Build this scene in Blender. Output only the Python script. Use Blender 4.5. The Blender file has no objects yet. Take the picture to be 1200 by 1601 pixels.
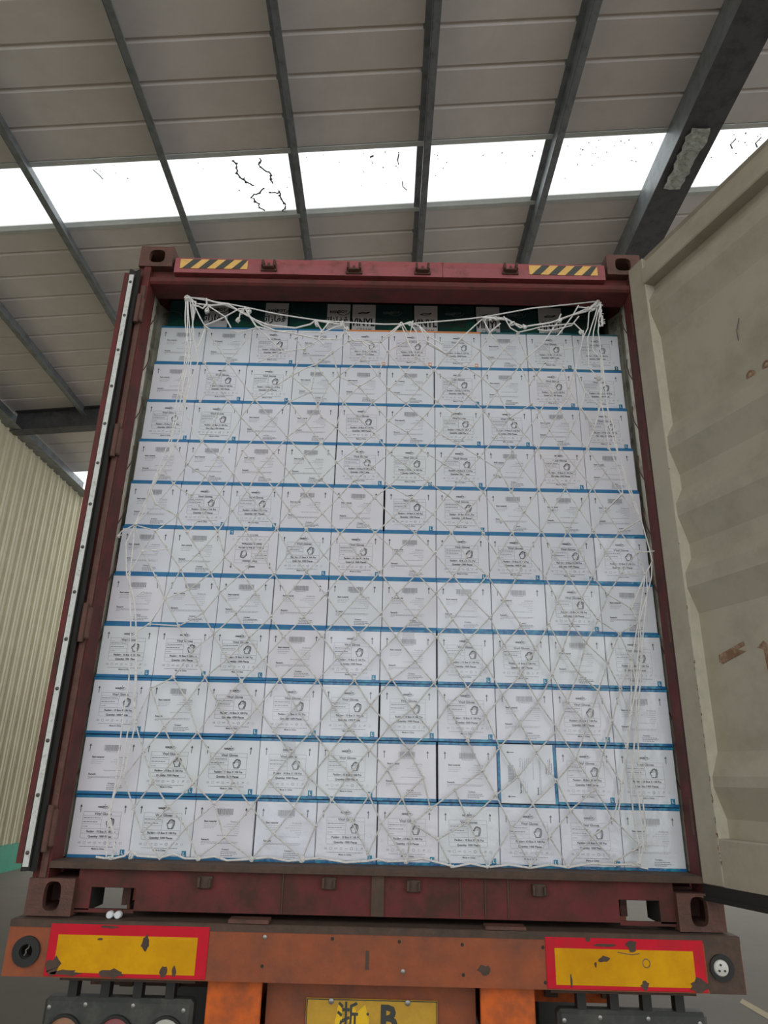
import bpy, bmesh, math, random
from mathutils import Matrix, Vector

random.seed(7)
SC = bpy.context.scene
COL = SC.collection

# ------------------------------------------------------------------ camera
# metres; x right, y into the container, z up; z = 0 is the underside of the container, the yard floor is z = GROUND
GROUND = -1.25
cam_data = bpy.data.cameras.new('camera')
cam = bpy.data.objects.new('camera', cam_data)
COL.objects.link(cam)
yaw, pitch, roll = 0.0073, 0.3605, -0.0232
Rm = Matrix.Rotation(yaw, 3, 'Z') @ Matrix.Rotation(pitch, 3, 'X') @ Matrix.Rotation(roll, 3, 'Y')
right, fwd, up = Rm.col[0], Rm.col[1], Rm.col[2]
cam.matrix_world = Matrix(((right.x, up.x, -fwd.x, 0.0215), (right.y, up.y, -fwd.y, -2.8046), (right.z, up.z, -fwd.z, 0.4706), (0, 0, 0, 1)))
cam_data.sensor_fit = 'VERTICAL'
cam_data.sensor_height = 36.0
cam_data.lens = 1107.48 * 36.0 / 1601.0
cam_data.clip_start = 0.02
cam_data.clip_end = 400
SC.camera = cam

# ------------------------------------------------------------------ overcast sky and exposure
world = bpy.data.worlds.new('overcast_sky')
SC.world = world
world.use_nodes = True
wn = world.node_tree
bg = wn.nodes['Background']
wtc = wn.nodes.new('ShaderNodeTexCoord'); wns = wn.nodes.new('ShaderNodeTexNoise'); wrp = wn.nodes.new('ShaderNodeValToRGB')
wns.inputs['Scale'].default_value = 1.2
wrp.color_ramp.elements[0].position = .3; wrp.color_ramp.elements[0].color = (.95, .97, 1.0, 1)
wrp.color_ramp.elements[1].position = .7; wrp.color_ramp.elements[1].color = (1.0, 1.0, 1.0, 1)
wn.links.new(wtc.outputs['Generated'], wns.inputs['Vector']); wn.links.new(wns.outputs['Fac'], wrp.inputs['Fac']); wn.links.new(wrp.outputs['Color'], bg.inputs['Color'])
bg.inputs['Strength'].default_value = 1.42
SC.view_settings.view_transform = 'Standard'
SC.view_settings.look = 'None'
SC.view_settings.exposure = 0.0
SC.view_settings.gamma = 1.0
SC.view_settings.use_curve_mapping = False
SC.cycles.use_denoising = True
SC.cycles.max_bounces = 8
SC.cycles.diffuse_bounces = 5
SC.cycles.transmission_bounces = 6
SC.cycles.transparent_max_bounces = 12
SC.cycles.sample_clamp_indirect = 8

# ------------------------------------------------------------------ helpers
def mat(name, col, rough=.6, dirt=None, amount=.45, scale=6.0, metal=0.0, bump=0.0, bscale=60.0, coat=0.0, vary=.06, stretch=(1, 1, 1), contrast=.08, spec=.5):
    m = bpy.data.materials.new(name)
    m.use_nodes = True
    nt = m.node_tree; N = nt.nodes; L = nt.links
    b = N['Principled BSDF']
    b.inputs['Roughness'].default_value = rough
    b.inputs['Metallic'].default_value = metal
    b.inputs['Coat Weight'].default_value = coat
    b.inputs['Coat Roughness'].default_value = .12
    b.inputs['Specular IOR Level'].default_value = spec
    tc = N.new('ShaderNodeTexCoord'); mp = N.new('ShaderNodeMapping')
    mp.inputs['Scale'].default_value = stretch
    L.new(tc.outputs['Object'], mp.inputs['Vector'])
    n1 = N.new('ShaderNodeTexNoise'); n1.inputs['Scale'].default_value = scale; n1.inputs['Detail'].default_value = 7; n1.inputs['Roughness'].default_value = .62
    L.new(mp.outputs['Vector'], n1.inputs['Vector'])
    hsv = N.new('ShaderNodeHueSaturation'); hsv.inputs['Color'].default_value = (*col, 1)
    mr = N.new('ShaderNodeMapRange'); mr.inputs['From Min'].default_value = .3; mr.inputs['From Max'].default_value = .7
    mr.inputs['To Min'].default_value = 1 - vary * 1.5; mr.inputs['To Max'].default_value = 1 + vary * 1.5
    L.new(n1.outputs['Fac'], mr.inputs['Value']); L.new(mr.outputs['Result'], hsv.inputs['Value'])
    out = hsv.outputs['Color']
    if dirt:
        n2 = N.new('ShaderNodeTexNoise'); n2.inputs['Scale'].default_value = scale * 1.7; n2.inputs['Detail'].default_value = 9; n2.inputs['Roughness'].default_value = .7
        L.new(mp.outputs['Vector'], n2.inputs['Vector'])
        r2 = N.new('ShaderNodeMapRange'); c = .72 - amount * .45
        r2.inputs['From Min'].default_value = c - contrast; r2.inputs['From Max'].default_value = c + contrast; r2.clamp = True
        L.new(n2.outputs['Fac'], r2.inputs['Value'])
        mx = N.new('ShaderNodeMix'); mx.data_type = 'RGBA'
        L.new(r2.outputs['Result'], mx.inputs['Factor']); L.new(out, mx.inputs['A']); mx.inputs['B'].default_value = (*dirt, 1)
        out = mx.outputs['Result']
    L.new(out, b.inputs['Base Color'])
    if bump:
        nb = N.new('ShaderNodeTexNoise'); nb.inputs['Scale'].default_value = bscale; nb.inputs['Detail'].default_value = 5
        L.new(mp.outputs['Vector'], nb.inputs['Vector'])
        bm = N.new('ShaderNodeBump'); bm.inputs['Strength'].default_value = bump; bm.inputs['Distance'].default_value = .01
        L.new(nb.outputs['Fac'], bm.inputs['Height']); L.new(bm.outputs['Normal'], b.inputs['Normal'])
        if coat: L.new(bm.outputs['Normal'], b.inputs['Coat Normal'])
    return m

class MB:
    """collects faces; build() links them as one mesh object"""
    def __init__(s): s.v = []; s.f = []; s.m = []; s.mats = []
    def mi(s, m):
        if m is None: return 0
        if m not in s.mats: s.mats.append(m)
        return s.mats.index(m)
    def add(s, vs, fs, m=None):
        o = len(s.v); s.v += [tuple(p) for p in vs]; k = s.mi(m)
        for f in fs: s.f.append(tuple(o + i for i in f)); s.m.append(k)
        return s
    def box(s, a, b, m=None, M=None):
        (x0, y0, z0), (x1, y1, z1) = a, b
        vs = [(x0,y0,z0),(x1,y0,z0),(x1,y1,z0),(x0,y1,z0),(x0,y0,z1),(x1,y0,z1),(x1,y1,z1),(x0,y1,z1)]
        if M: vs = [M @ Vector(p) for p in vs]
        return s.add(vs, [(0,3,2,1),(4,5,6,7),(0,1,5,4),(1,2,6,5),(2,3,7,6),(3,0,4,7)], m)
    def bbox(s, a, b, r=.004, m=None, M=None):
        """box with chamfered edges"""
        bm = bmesh.new(); bmesh.ops.create_cube(bm, size=1)
        for v in bm.verts: v.co = Vector([a[i] + (b[i] - a[i]) * (v.co[i] + .5) for i in range(3)])
        bmesh.ops.bevel(bm, geom=bm.edges[:], offset=r, segments=1, affect='EDGES')
        bm.verts.ensure_lookup_table()
        vs = [(M @ v.co) if M else v.co.copy() for v in bm.verts]
        fs = [tuple(v.index for v in f.verts) for f in bm.faces]
        bm.free()
        return s.add(vs, fs, m)
    def prism(s, poly, a, b, axis='x', m=None, cap=True, M=None):
        """closed polygon in the two other axes, extruded along axis"""
        def P(u, w, t): return {'x': (t, u, w), 'y': (u, t, w), 'z': (u, w, t)}[axis]
        n = len(poly)
        vs = [P(u, w, a) for u, w in poly] + [P(u, w, b) for u, w in poly]
        if M: vs = [M @ Vector(p) for p in vs]
        fs = [(i, (i + 1) % n, n + (i + 1) % n, n + i) for i in range(n)]
        if cap: fs += [tuple(range(n))[::-1], tuple(range(n, 2 * n))]
        return s.add(vs, fs, m)
    def sheet(s, line, a, b, axis='x', th=.002, nrm=None, m=None, M=None):
        """folded sheet: open polyline given a thickness and extruded"""
        n = len(line); up_ = []; 
        for i in range(n):
            p = Vector(line[max(i - 1, 0)]); q = Vector(line[min(i + 1, n - 1)]); d = (q - p).normalized()
            up_.append((line[i][0] - d.y * th, line[i][1] + d.x * th))
        return s.prism(list(line) + up_[::-1], a, b, axis, m, True, M)
    def cyl(s, c, r, h, axis='y', n=20, m=None, r2=None, M=None):
        r2 = r if r2 is None else r2; vs = []
        for k, (rr, t) in enumerate(((r, 0), (r2, h))):
            for i in range(n):
                an = 2 * math.pi * i / n; u, w = rr * math.cos(an), rr * math.sin(an)
                vs.append({'x': (c[0] + t, c[1] + u, c[2] + w), 'y': (c[0] + u, c[1] + t, c[2] + w), 'z': (c[0] + u, c[1] + w, c[2] + t)}[axis])
        if M: vs = [M @ Vector(p) for p in vs]
        fs = [(i, (i + 1) % n, n + (i + 1) % n, n + i) for i in range(n)] + [tuple(range(n))[::-1], tuple(range(n, 2 * n))]
        return s.add(vs, fs, m)
    def ring(s, c, r, ri, h, axis='y', n=24, m=None):
        vs = []
        for rr, t in ((r, 0), (r, h), (ri, h), (ri, 0)):
            for i in range(n):
                an = 2 * math.pi * i / n; u, w = rr * math.cos(an), rr * math.sin(an)
                vs.append({'x': (c[0] + t, c[1] + u, c[2] + w), 'y': (c[0] + u, c[1] + t, c[2] + w)}[axis])
        fs = []
        for k in range(4):
            for i in range(n):
                j = (i + 1) % n; k2 = (k + 1) % 4
                fs.append((k * n + i, k * n + j, k2 * n + j, k2 * n + i))
        return s.add(vs, fs, m)
    def lathe(s, c, prof, axis='y', n=24, m=None):
        vs = []
        for rr, t in prof:
            for i in range(n):
                an = 2 * math.pi * i / n; u, w = rr * math.cos(an), rr * math.sin(an)
                vs.append({'x': (c[0] + t, c[1] + u, c[2] + w), 'y': (c[0] + u, c[1] + t, c[2] + w)}[axis])
        fs = []
        for k in range(len(prof) - 1):
            for i in range(n):
                j = (i + 1) % n
                fs.append((k * n + i, k * n + j, (k + 1) * n + j, (k + 1) * n + i))
        fs += [tuple(range(n))[::-1], tuple(range((len(prof) - 1) * n, len(prof) * n))]
        return s.add(vs, fs, m)
    def tube(s, pts, r, n=6, m=None, closed=False):
        pts = [Vector(p) for p in pts]; k = len(pts); rings = []
        for i, p in enumerate(pts):
            d = (pts[min(i + 1, k - 1)] - pts[max(i - 1, 0)]).normalized()
            a = d.cross(Vector((0, 1, 0)));  a = a if a.length > .1 else d.cross(Vector((0, 0, 1)))
            a.normalize(); b = d.cross(a)
            rings += [p + (a * math.cos(2 * math.pi * j / n) + b * math.sin(2 * math.pi * j / n)) * r for j in range(n)]
        fs = []
        for i in range(k - 1):
            for j in range(n):
                fs.append((i * n + j, i * n + (j + 1) % n, (i + 1) * n + (j + 1) % n, (i + 1) * n + j))
        fs += [tuple(range(n))[::-1], tuple((k - 1) * n + j for j in range(n))]
        return s.add(rings, fs, m)
    def quad2(s, x0, z0, x1, z1, y=0, m=None):
        return s.add([(x0,y,z0),(x1,y,z0),(x1,y,z1),(x0,y,z1)], [(0,1,2,3)], m)
    def line2(s, pts, w, y=0, m=None, closed=False):
        """stroke of width w in the xz plane, facing -y"""
        P = [Vector((p[0], p[1])) for p in pts]
        if closed: P.append(P[0])
        for a, b in zip(P, P[1:]):
            d = (b - a);
            if d.length < 1e-7: continue
            d.normalize(); n = Vector((-d.y, d.x)) * w / 2; e = d * w * .3
            a2, b2 = a - e, b + e
            s.add([(a2.x-n.x,y,a2.y-n.y),(b2.x-n.x,y,b2.y-n.y),(b2.x+n.x,y,b2.y+n.y),(a2.x+n.x,y,a2.y+n.y)], [(0,1,2,3)], m)
        return s
    def poly2(s, pts, y=0, m=None): return s.add([(p[0], y, p[1]) for p in pts], [tuple(range(len(pts)))], m)
    def slab2(s, pts, y, th, m=None): return s.prism(list(pts), y - th, y, 'y', m)
    def mesh(s, name, mt=None, smooth=False):
        me = bpy.data.meshes.new(name)
        me.from_pydata(s.v, [], s.f)
        for q in (s.mats or [mt]):
            if q: me.materials.append(q)
        if len(s.mats) > 1: me.polygons.foreach_set('material_index', s.m)
        bm = bmesh.new(); bm.from_mesh(me); bmesh.ops.recalc_face_normals(bm, faces=bm.faces[:]) if not getattr(s, 'flat', False) else None
        bm.to_mesh(me); bm.free()
        if smooth:
            me.polygons.foreach_set('use_smooth', [True] * len(me.polygons)); me.set_sharp_from_angle(angle=math.radians(40))
        return me
    def build(s, name, mt=None, parent=None, smooth=False, loc=None):
        return link(name, s.mesh(name, mt, smooth), parent, loc)

def link(name, me, parent=None, loc=None, rot=None):
    o = bpy.data.objects.new(name, me); COL.objects.link(o)
    if parent: o.parent = parent
    if loc: o.location = loc
    if rot: o.rotation_euler = rot
    return o
def tag(o, label=None, cat=None, group=None, kind=None):
    if label: o['label'] = label
    if cat: o['category'] = cat
    if group: o['group'] = group
    if kind: o['kind'] = kind
    return o
def thing(name, label, cat, loc=(0, 0, 0), group=None):
    o = bpy.data.objects.new(name, None); o.empty_display_size = .1; COL.objects.link(o); o.location = loc
    return tag(o, label, cat, group)
def struct(name, kind='structure'):
    o = bpy.data.objects.new(name, None); COL.objects.link(o); o['kind'] = kind
    return o

_text_cache = {}
def text_faces(body, size, align='CENTER', bold=0.0, res=2):
    key = (body, size, align, bold)
    if key in _text_cache: return _text_cache[key]
    cu = bpy.data.curves.new('t', 'FONT'); cu.body = body; cu.size = size; cu.align_x = align; cu.offset = bold; cu.resolution_u = res
    ob = bpy.data.objects.new('t', cu); COL.objects.link(ob)
    bpy.context.view_layer.update()
    me = bpy.data.meshes.new_from_object(ob.evaluated_get(bpy.context.evaluated_depsgraph_get()))
    r = ([(v.co.x, v.co.y) for v in me.vertices], [tuple(p.vertices) for p in me.polygons])
    bpy.data.objects.remove(ob); bpy.data.curves.remove(cu); bpy.data.meshes.remove(me)
    _text_cache[key] = r
    return r
def put_text(mb, body, x, z, size, y=0, align='CENTER', bold=0.0, m=None, sx=1.0):
    vs, fs = text_faces(body, size, align, bold)
    mb.add([(x + a * sx, y, z + b) for a, b in vs], fs, m)

# ------------------------------------------------------------------ materials
M = {}
M['roof'] = mat('painted_roof_steel', (.78, .74, .70), .6, (.68, .64, .60), .25, 1.2, vary=.03, contrast=.2)
M['flash'] = mat('light_flashing', (.62, .66, .62), .5)
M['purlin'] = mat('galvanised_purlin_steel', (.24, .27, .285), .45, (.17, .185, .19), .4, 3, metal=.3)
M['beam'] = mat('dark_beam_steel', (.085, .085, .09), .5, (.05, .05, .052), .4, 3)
M['wall'] = mat('cream_wall_sheet', (.68, .64, .46), .55, (.57, .53, .37), .35, 1.5, vary=.03, contrast=.2)
M['green'] = mat('green_skirting_paint', (.04, .30, .19), .5)
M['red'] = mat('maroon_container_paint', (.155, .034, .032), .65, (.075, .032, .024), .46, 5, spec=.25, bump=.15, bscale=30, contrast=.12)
M['redlit'] = mat('lit_maroon_paint', (.33, .085, .09), .55, (.16, .055, .045), .22, 6, bump=.1, bscale=40)  # the same maroon made lighter and pinker, light put into the colour
M['rust'] = mat('rusty_maroon_steel', (.15, .062, .045), .7, (.08, .042, .03), .5, 9, bump=.4, bscale=70, contrast=.15)
M['brown'] = mat('grimy_brown_steel', (.105, .062, .042), .75, (.06, .042, .03), .5, 7, bump=.3, bscale=50, contrast=.15)
M['black'] = mat('black_rubber', (.018, .018, .017), .6)
M['hole'] = mat('dark_inside_steel', (.03, .028, .022), .8)
M['strip'] = mat('white_gasket_strip', (.62, .64, .60), .4, (.35, .34, .3), .25, 30)
M['rivet'] = mat('dull_rivet', (.10, .09, .08), .5, metal=.5)
M['cream'] = mat('cream_door_paint', (.40, .365, .28), .5, (.31, .27, .20), .30, 2.5, bump=.08, bscale=14, vary=.04, contrast=.15)
M['creamedge'] = mat('lit_chipped_cream_paint', (.56, .53, .42), .45, (.22, .13, .08), .08, 22, contrast=.03)  # brown chips on cream made paler for the lit stile return
M['rustspot'] = mat('rust_patch', (.20, .11, .06), .8, (.35, .25, .17), .4, 20)
M['linen'] = mat('grey_cream_lining_paint', (.72, .70, .58), .5, (.3, .28, .22), .3, 6)
M['card'] = mat('white_carton_board', (.80, .805, .825), .6, vary=.015, bump=.04, bscale=9)
M['film'] = mat('film_wrapped_white_board', (.80, .81, .84), .25, vary=.015, bump=.35, bscale=18, coat=.8)
def tint_by_object(m, lo=.93, hi=1.0):
    # each carton's board differs a little in whiteness
    nt = m.node_tree; b = nt.nodes['Principled BSDF']; src = b.inputs['Base Color'].links[0].from_socket
    oi = nt.nodes.new('ShaderNodeObjectInfo'); r = nt.nodes.new('ShaderNodeValToRGB'); mx = nt.nodes.new('ShaderNodeMix'); mx.data_type = 'RGBA'; mx.blend_type = 'MULTIPLY'; mx.inputs['Factor'].default_value = 1
    r.color_ramp.elements[0].color = (.96, .94, .97, 1); r.color_ramp.elements[1].color = (.94, .98, .98, 1)
    e = r.color_ramp.elements.new(.5); e.color = (.93, .95, 1.0, 1)
    nt.links.new(oi.outputs['Random'], r.inputs['Fac']); nt.links.new(src, mx.inputs['A']); nt.links.new(r.outputs['Color'], mx.inputs['B']); nt.links.new(mx.outputs['Result'], b.inputs['Base Color'])
tint_by_object(M['card']); tint_by_object(M['film'])
M['blue'] = mat('blue_carton_edge', (.012, .15, .38), .5, (.012, .20, .34), .45, 12, contrast=.1)
M['bluefilm'] = mat('glossy_blue_edge', (.012, .12, .32), .25, (.03, .30, .46), .45, 14, coat=.5, bump=.3, bscale=40)
M['orange'] = mat('orange_carton_edge', (.75, .28, .10), .5)
M['darkgreen'] = mat('dark_teal_edge', (.02, .12, .14), .5)
M['ink'] = mat('dark_grey_ink', (.085, .085, .09), .6, vary=0)
M['softink'] = mat('pale_grey_ink', (.30, .30, .32), .6, vary=0)
M['veiledink'] = mat('ink_under_film', (.15, .15, .16), .4, vary=0, coat=.6)
M['veiledsoft'] = mat('pale_ink_under_film', (.40, .40, .43), .4, vary=0, coat=.6)
M['paleblue'] = mat('pale_blue_ink', (.45, .62, .78), .6, vary=0)
M['whiteink'] = mat('white_ink', (.75, .78, .78), .6, vary=0)
M['navy'] = mat('dark_teal_board', (.012, .045, .06), .4, (.015, .09, .07), .5, 6, contrast=.2)
M['greyprint'] = mat('grey_print', (.22, .25, .25), .5, vary=0)
M['leafgreen'] = mat('green_printed_board', (.015, .105, .07), .4, vary=0)
M['greyboard'] = mat('pale_grey_board', (.82, .83, .83), .5)
M['glare'] = mat('glare_patch', (.86, .88, .92), .18, coat=.8, bump=.5, bscale=40)
M['rope'] = mat('white_nylon_rope', (.85, .84, .81), .6, (.62, .60, .55), .25, 30, bump=.5, bscale=250)
M['cordgrey'] = mat('grey_net_cord', (.74, .73, .70), .6, (.48, .46, .42), .3, 30, bump=.5, bscale=250)  # greyer tone for the diamond mesh, with darker streaks
M['orangepaint'] = mat('worn_orange_paint', (.36, .085, .022), .6, (.16, .055, .03), .42, 4, bump=.15, bscale=30, contrast=.18)
M['brightorange'] = mat('bright_orange_paint', (.70, .13, .01), .6, (.28, .07, .02), .42, 7, contrast=.15)
M['reflred'] = mat('red_reflective_film', (.62, .012, .03), .6, (.50, .02, .03), .3, 6, spec=.2)
M['reflyel'] = mat('yellow_reflective_film', (.72, .36, .002), .6, (.60, .27, .002), .35, 5, spec=.2, contrast=.15)
M['hazyel'] = mat('yellow_hazard_film', (.78, .47, .12), .45, (.5, .3, .12), .15, 30)
M['hazblk'] = mat('black_hazard_film', (.05, .055, .045), .45)
M['plate'] = mat('yellow_plate_paint', (.62, .36, .03), .4, (.50, .27, .03), .35, 8, contrast=.15)
M['plateyel'] = mat('bright_yellow_paint', (.85, .52, .01), .45)
M['lampbody'] = mat('dusty_black_lamp_housing', (.045, .048, .043), .6, (.075, .075, .065), .4, 8)
M['amber'] = mat('dusty_amber_lens', (.28, .10, .03), .3, (.18, .1, .05), .35, 20)
M['lensred'] = mat('dusty_red_lens', (.22, .03, .03), .3, (.15, .06, .05), .35, 20)
M['lensclear'] = mat('dusty_clear_lens', (.42, .42, .36), .3)
M['lenswhite'] = mat('white_side_lens', (.62, .62, .56), .35)
M['steel'] = mat('worn_steel', (.35, .34, .32), .4, metal=.7)
M['tyre'] = mat('tyre_rubber', (.03, .03, .03), .8)
M['ply'] = mat('container_floor_ply', (.20, .13, .08), .7)
M['floor'] = mat('grey_concrete_floor', (.145, .13, .10), .8, (.12, .105, .08), .4, .8, vary=.05, bump=.1, bscale=8, contrast=.2)

# translucent fibreglass skylight
sk = bpy.data.materials.new('translucent_skylight'); sk.use_nodes = True
nt = sk.node_tree; nt.nodes.clear()
o_ = nt.nodes.new('ShaderNodeOutputMaterial'); mx = nt.nodes.new('ShaderNodeMixShader'); tl = nt.nodes.new('ShaderNodeBsdfTranslucent'); tp = nt.nodes.new('ShaderNodeBsdfTransparent')
tl.inputs['Color'].default_value = (.97, .98, .97, 1); tp.inputs['Color'].default_value = (.98, .99, .98, 1)
mx.inputs['Fac'].default_value = .55
nt.links.new(tl.outputs[0], mx.inputs[1]); nt.links.new(tp.outputs[0], mx.inputs[2]); nt.links.new(mx.outputs[0], o_.inputs[0])
M['sky'] = sk

# ================================================================== SETTING
fl = MB(); fl.box((-30, -14, GROUND - .2), (40, 40, GROUND)); fo = fl.build('floor', M['floor']); fo['kind'] = 'structure'
MB().prism([(3.18, 4.45), (3.24, 3.23), (3.14, 3.10), (3.10, 4.33)], GROUND, GROUND + .002, 'z').build('floor_line', mat('pale_yellow_line', (.40, .34, .20), .8), fo)

S = .095
def rz(x): return 7.1876 + S * x            # underside of the roof at x
RP = .4415                                   # rib pitch
Y_SKY0, Y_SKY1 = 3.245, 4.15                 # skylight strip
X0, X1 = -7.1, 13.0
ROOF_M = Matrix(((1, 0, 0, 0), (0, 1, 0, 0), (S, 0, 1, 7.1876), (0, 0, 0, 1)))
ceil_ = struct('ceiling')
def sheet_strip(y0, y1):
    # flat pan with a standing rib along its far edge
    w = y1 - y0
    line = [(0, 0), (w - .058, 0), (w - .054, .032), (w - .034, .032), (w, 0)]
    mb = MB(); mb.sheet([(y0 + a, b) for a, b in line], X0, X1, 'x', .004, M=ROOF_M)
    return mb
y = Y_SKY0
k = 0
while y > -5.2:
    sheet_strip(y - RP, y).build('roof_sheet', M['roof'], ceil_); y -= RP
y = Y_SKY1 + .03
while y < 11.2:
    sheet_strip(y, y + RP).build('roof_sheet', M['roof'], ceil_); y += RP
ROOF_END = y
mb = MB()
for j in range(2):
    mb.box((X0, Y_SKY0 + .012 + j * .446, .022), (X1, Y_SKY0 + .012 + j * .446 + .444, .025), M=ROOF_M)
so = mb.build('skylight_panel', M['sky'], ceil_)
mb = MB(); mb.prism([(Y_SKY0 - .05, -.012), (Y_SKY0 + .012, -.012), (Y_SKY0 + .012, .03), (Y_SKY0 - .05, .002)], X0, X1, 'x', M=ROOF_M)
mb.build('skylight_flashing', M['flash'], ceil_)
mb = MB(); mb.prism([(Y_SKY1 - .012, .04), (Y_SKY1 + .10, .002), (Y_SKY1 + .10, -.006), (Y_SKY1 + .04, -.006), (Y_SKY1 - .012, .03)], X0, X1, 'x', M=ROOF_M)
mb.build('skylight_flashing', M['flash'], ceil_)
# leaf and twig debris lying on the skylight
mb = MB(); rd = random.Random(3)
def on_sky(x, y): return (x, y, rz(x) + .018)
def twig(pts, r=.008): mb.tube([on_sky(*p) for p in pts], r, 4)
chainA = [(-1.83, 3.34), (-1.80, 3.42), (-1.84, 3.52), (-1.79, 3.60), (-1.74, 3.67), (-1.66, 3.72)]
chainB = [(-1.52, 3.34), (-1.56, 3.42), (-1.50, 3.50), (-1.45, 3.55), (-1.46, 3.63), (-1.44, 3.70)]
chainC = [(-1.56, 3.78), (-1.66, 3.84), (-1.72, 3.90), (-1.66, 3.98), (-1.66, 4.06), (-1.60, 4.12)]
chainD = [(-1.49, 3.83), (-1.41, 3.86), (-1.37, 3.83), (-1.38, 3.92), (-1.34, 4.02), (-1.34, 4.10), (-1.38, 4.14)]
for c in (chainA, chainB, chainC, chainD):
    c2 = []
    for a, b in zip(c, c[1:]):
        for t in (0, .33, .66): c2.append((a[0] + (b[0] - a[0]) * t + rd.uniform(-.014, .014), a[1] + (b[1] - a[1]) * t + rd.uniform(-.014, .014)))
    twig(c2 + [c[-1]], .009)
    for q in c2[::2]: mb.cyl(on_sky(*q), rd.uniform(.008, .02), .004, 'y', 6)
twig([(-3.42, 3.36), (-3.38, 3.44), (-3.36, 3.50)], .006)
twig([(.05, 3.38), (.04, 3.46), (.05, 3.52)], .007); twig([(.10, 3.78), (.11, 3.86), (.16, 3.92)], .006); twig([(-.28, 3.40), (-.24, 3.38)], .012)
for x in (4.0, 4.3): twig([(x, 3.42), (x - .03, 3.5), (x + .02, 3.56)], .008)
twig([(4.25, 3.86), (4.32, 3.84), (4.33, 3.96)], .022)
for i in range(90):
    x = rd.choice([rd.uniform(.4, 3.0), rd.uniform(2.1, 2.9), rd.uniform(-3.5, .1), rd.uniform(3.8, 4.8)]); yy = Y_SKY0 + .08 + abs(rd.gauss(0, .22))
    if yy < Y_SKY1 - .05: mb.box(on_sky(x, yy), (x + rd.uniform(.006, .016), yy + rd.uniform(.006, .016), rz(x) + .022))
tag(mb.build('leaf_debris', M['hole'], ceil_), kind='stuff')

# purlins: Z sections running along y under the sheets
def z_purlin(x, label, y0=-5.0, y1=11.7, h=.20, f=.075, nm='roof_purlin', mt='purlin'):
    t = thing(nm, label, 'purlin', (x, (y0 + y1) / 2, rz(x) - h), 'steel purlins under the roof sheets')
    dy = (y1 - y0) / 2
    MB().box((-.003, -dy, 0), (.003, dy, h - .002)).build('web', M[mt], t)
    MB().sheet([(0, 0), (f, 0), (f, .016)], -dy, dy, 'y', .003).build('bottom_flange', M[mt], t)
    MB().box((-f, -dy, h - .006), (0, dy, h - .003)).build('top_flange', M[mt], t)
    return t
ords = ['over the left wall side', 'beside the left wall']
z_purlin(-5.52, 'grey steel purlin nearest the left wall, above the cream wall sheets', y1=8.5)
z_purlin(-4.06, 'grey steel purlin second from the left wall, crossing the leftmost skylight pane')
z_purlin(-2.56, 'grey steel purlin ending behind the hazard striped left corner of the container')
z_purlin(-1.13, 'grey steel purlin just right of the twig debris on the skylight')
z_purlin(.33, 'grey steel purlin running straight down above the middle of the container')
z_purlin(1.80, 'grey steel purlin between the middle purlin and the heavy dark beam')
for x in (4.9, 6.4, 7.9, 9.4):
    pass
z_purlin(4.95, 'grey steel purlin right of the heavy dark beam, behind the open door')
# heavy dark beam parallel to the purlins
t = thing('roof_beam', 'heavy dark steel beam at upper right with a torn whitish film on it', 'beam', (3.3, 3.3, rz(3.3) - .42))
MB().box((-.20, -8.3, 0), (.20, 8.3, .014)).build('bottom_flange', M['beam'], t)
tag(MB().box((-.185, -8.3, .014), (-.172, 8.3, .400)).build('web', M['purlin'], t), 'lit side of the beam, coloured paler grey')  # paler steel colour stands in for skylight falling on this side
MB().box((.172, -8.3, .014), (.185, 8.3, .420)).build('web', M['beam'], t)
rdn = random.Random(5); n = 14
mb = MB(); vs = []
for i in range(n + 1):
    yy = -.42 + i / n * .84
    for j, xx in enumerate((-.13, -.06, .02, .09)):
        vs.append((xx + rdn.uniform(-.02, .02), yy - .05, -.012 - rdn.uniform(0, .022)))
fs = [(i * 4 + j, i * 4 + j + 1, i * 4 + j + 5, i * 4 + j + 4) for i in range(n) for j in range(3)]
mb.flat = True; mb.add(vs, fs)
M['torn'] = mat('torn_whitish_film', (.50, .54, .48), .5, (.30, .33, .30), .4, 12)
fo_ = mb.build('torn_film', M['torn'], t); fo_['label'] = 'torn whitish film stuck under the beam'
# long rafter crossing below the roof at left, and the eaves beam on the wall head
t = thing('roof_rafter', 'dark steel rafter crossing under the roof sheets at left', 'rafter', (-2.0, 8.62, 0))
RM = Matrix(((1, 0, 0, 0), (0, 1, 0, 0), (S, 0, 1, rz(-2.0) - .40), (0, 0, 0, 1)))
MB().box((-4.75, -.11, 0), (14, .11, .014), M=RM).build('bottom_flange', M['beam'], t)
MB().box((-4.75, -.008, .014), (14, .008, .39), M=RM).build('web', M['beam'], t)
MB().box((-4.75, -.11, .385), (14, .11, .398), M=RM).build('top_flange', M['beam'], t)
t = thing('eaves_beam', 'grey steel eaves beam lying along the top of the cream wall', 'beam', (-6.72, 3.6, 6.17))
MB().box((-.10, -8.6, 0), (.16, 8.2, .008)).build('bottom_flange', M['purlin'], t)
MB().box((-.10, -8.6, .008), (-.09, 8.2, .36)).build('web', M['purlin'], t)

# left wall: ribbed sheets one metre wide
wl = struct('wall_left')
WX = -6.80
yy = -5.0; step = .90
while yy < 12.4:
    line = []
    for k in range(3):
        a = yy + k * .30
        line += [(a, 0), (a + .10, 0), (a + .115, .014), (a + .135, .014), (a + .15, 0), (a + .235, 0), (a + .25, .045), (a + .275, .045)]
    line.append((yy + .90, 0))
    mb = MB(); mb.prism([(a, WX + .0 + b) for a, b in []] or [(WX + b, a) for a, b in line] + [(WX - .05, yy + .90), (WX - .05, yy)], GROUND + .46, 6.17, 'z')
    mb.build('wall_sheet', M['wall'], wl)
    yy += step
mb = MB(); mb.box((WX - .12, -5.0, GROUND), (WX + .03, 12.4, GROUND + .46)); mb.build('plinth', M['green'], wl)

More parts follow.
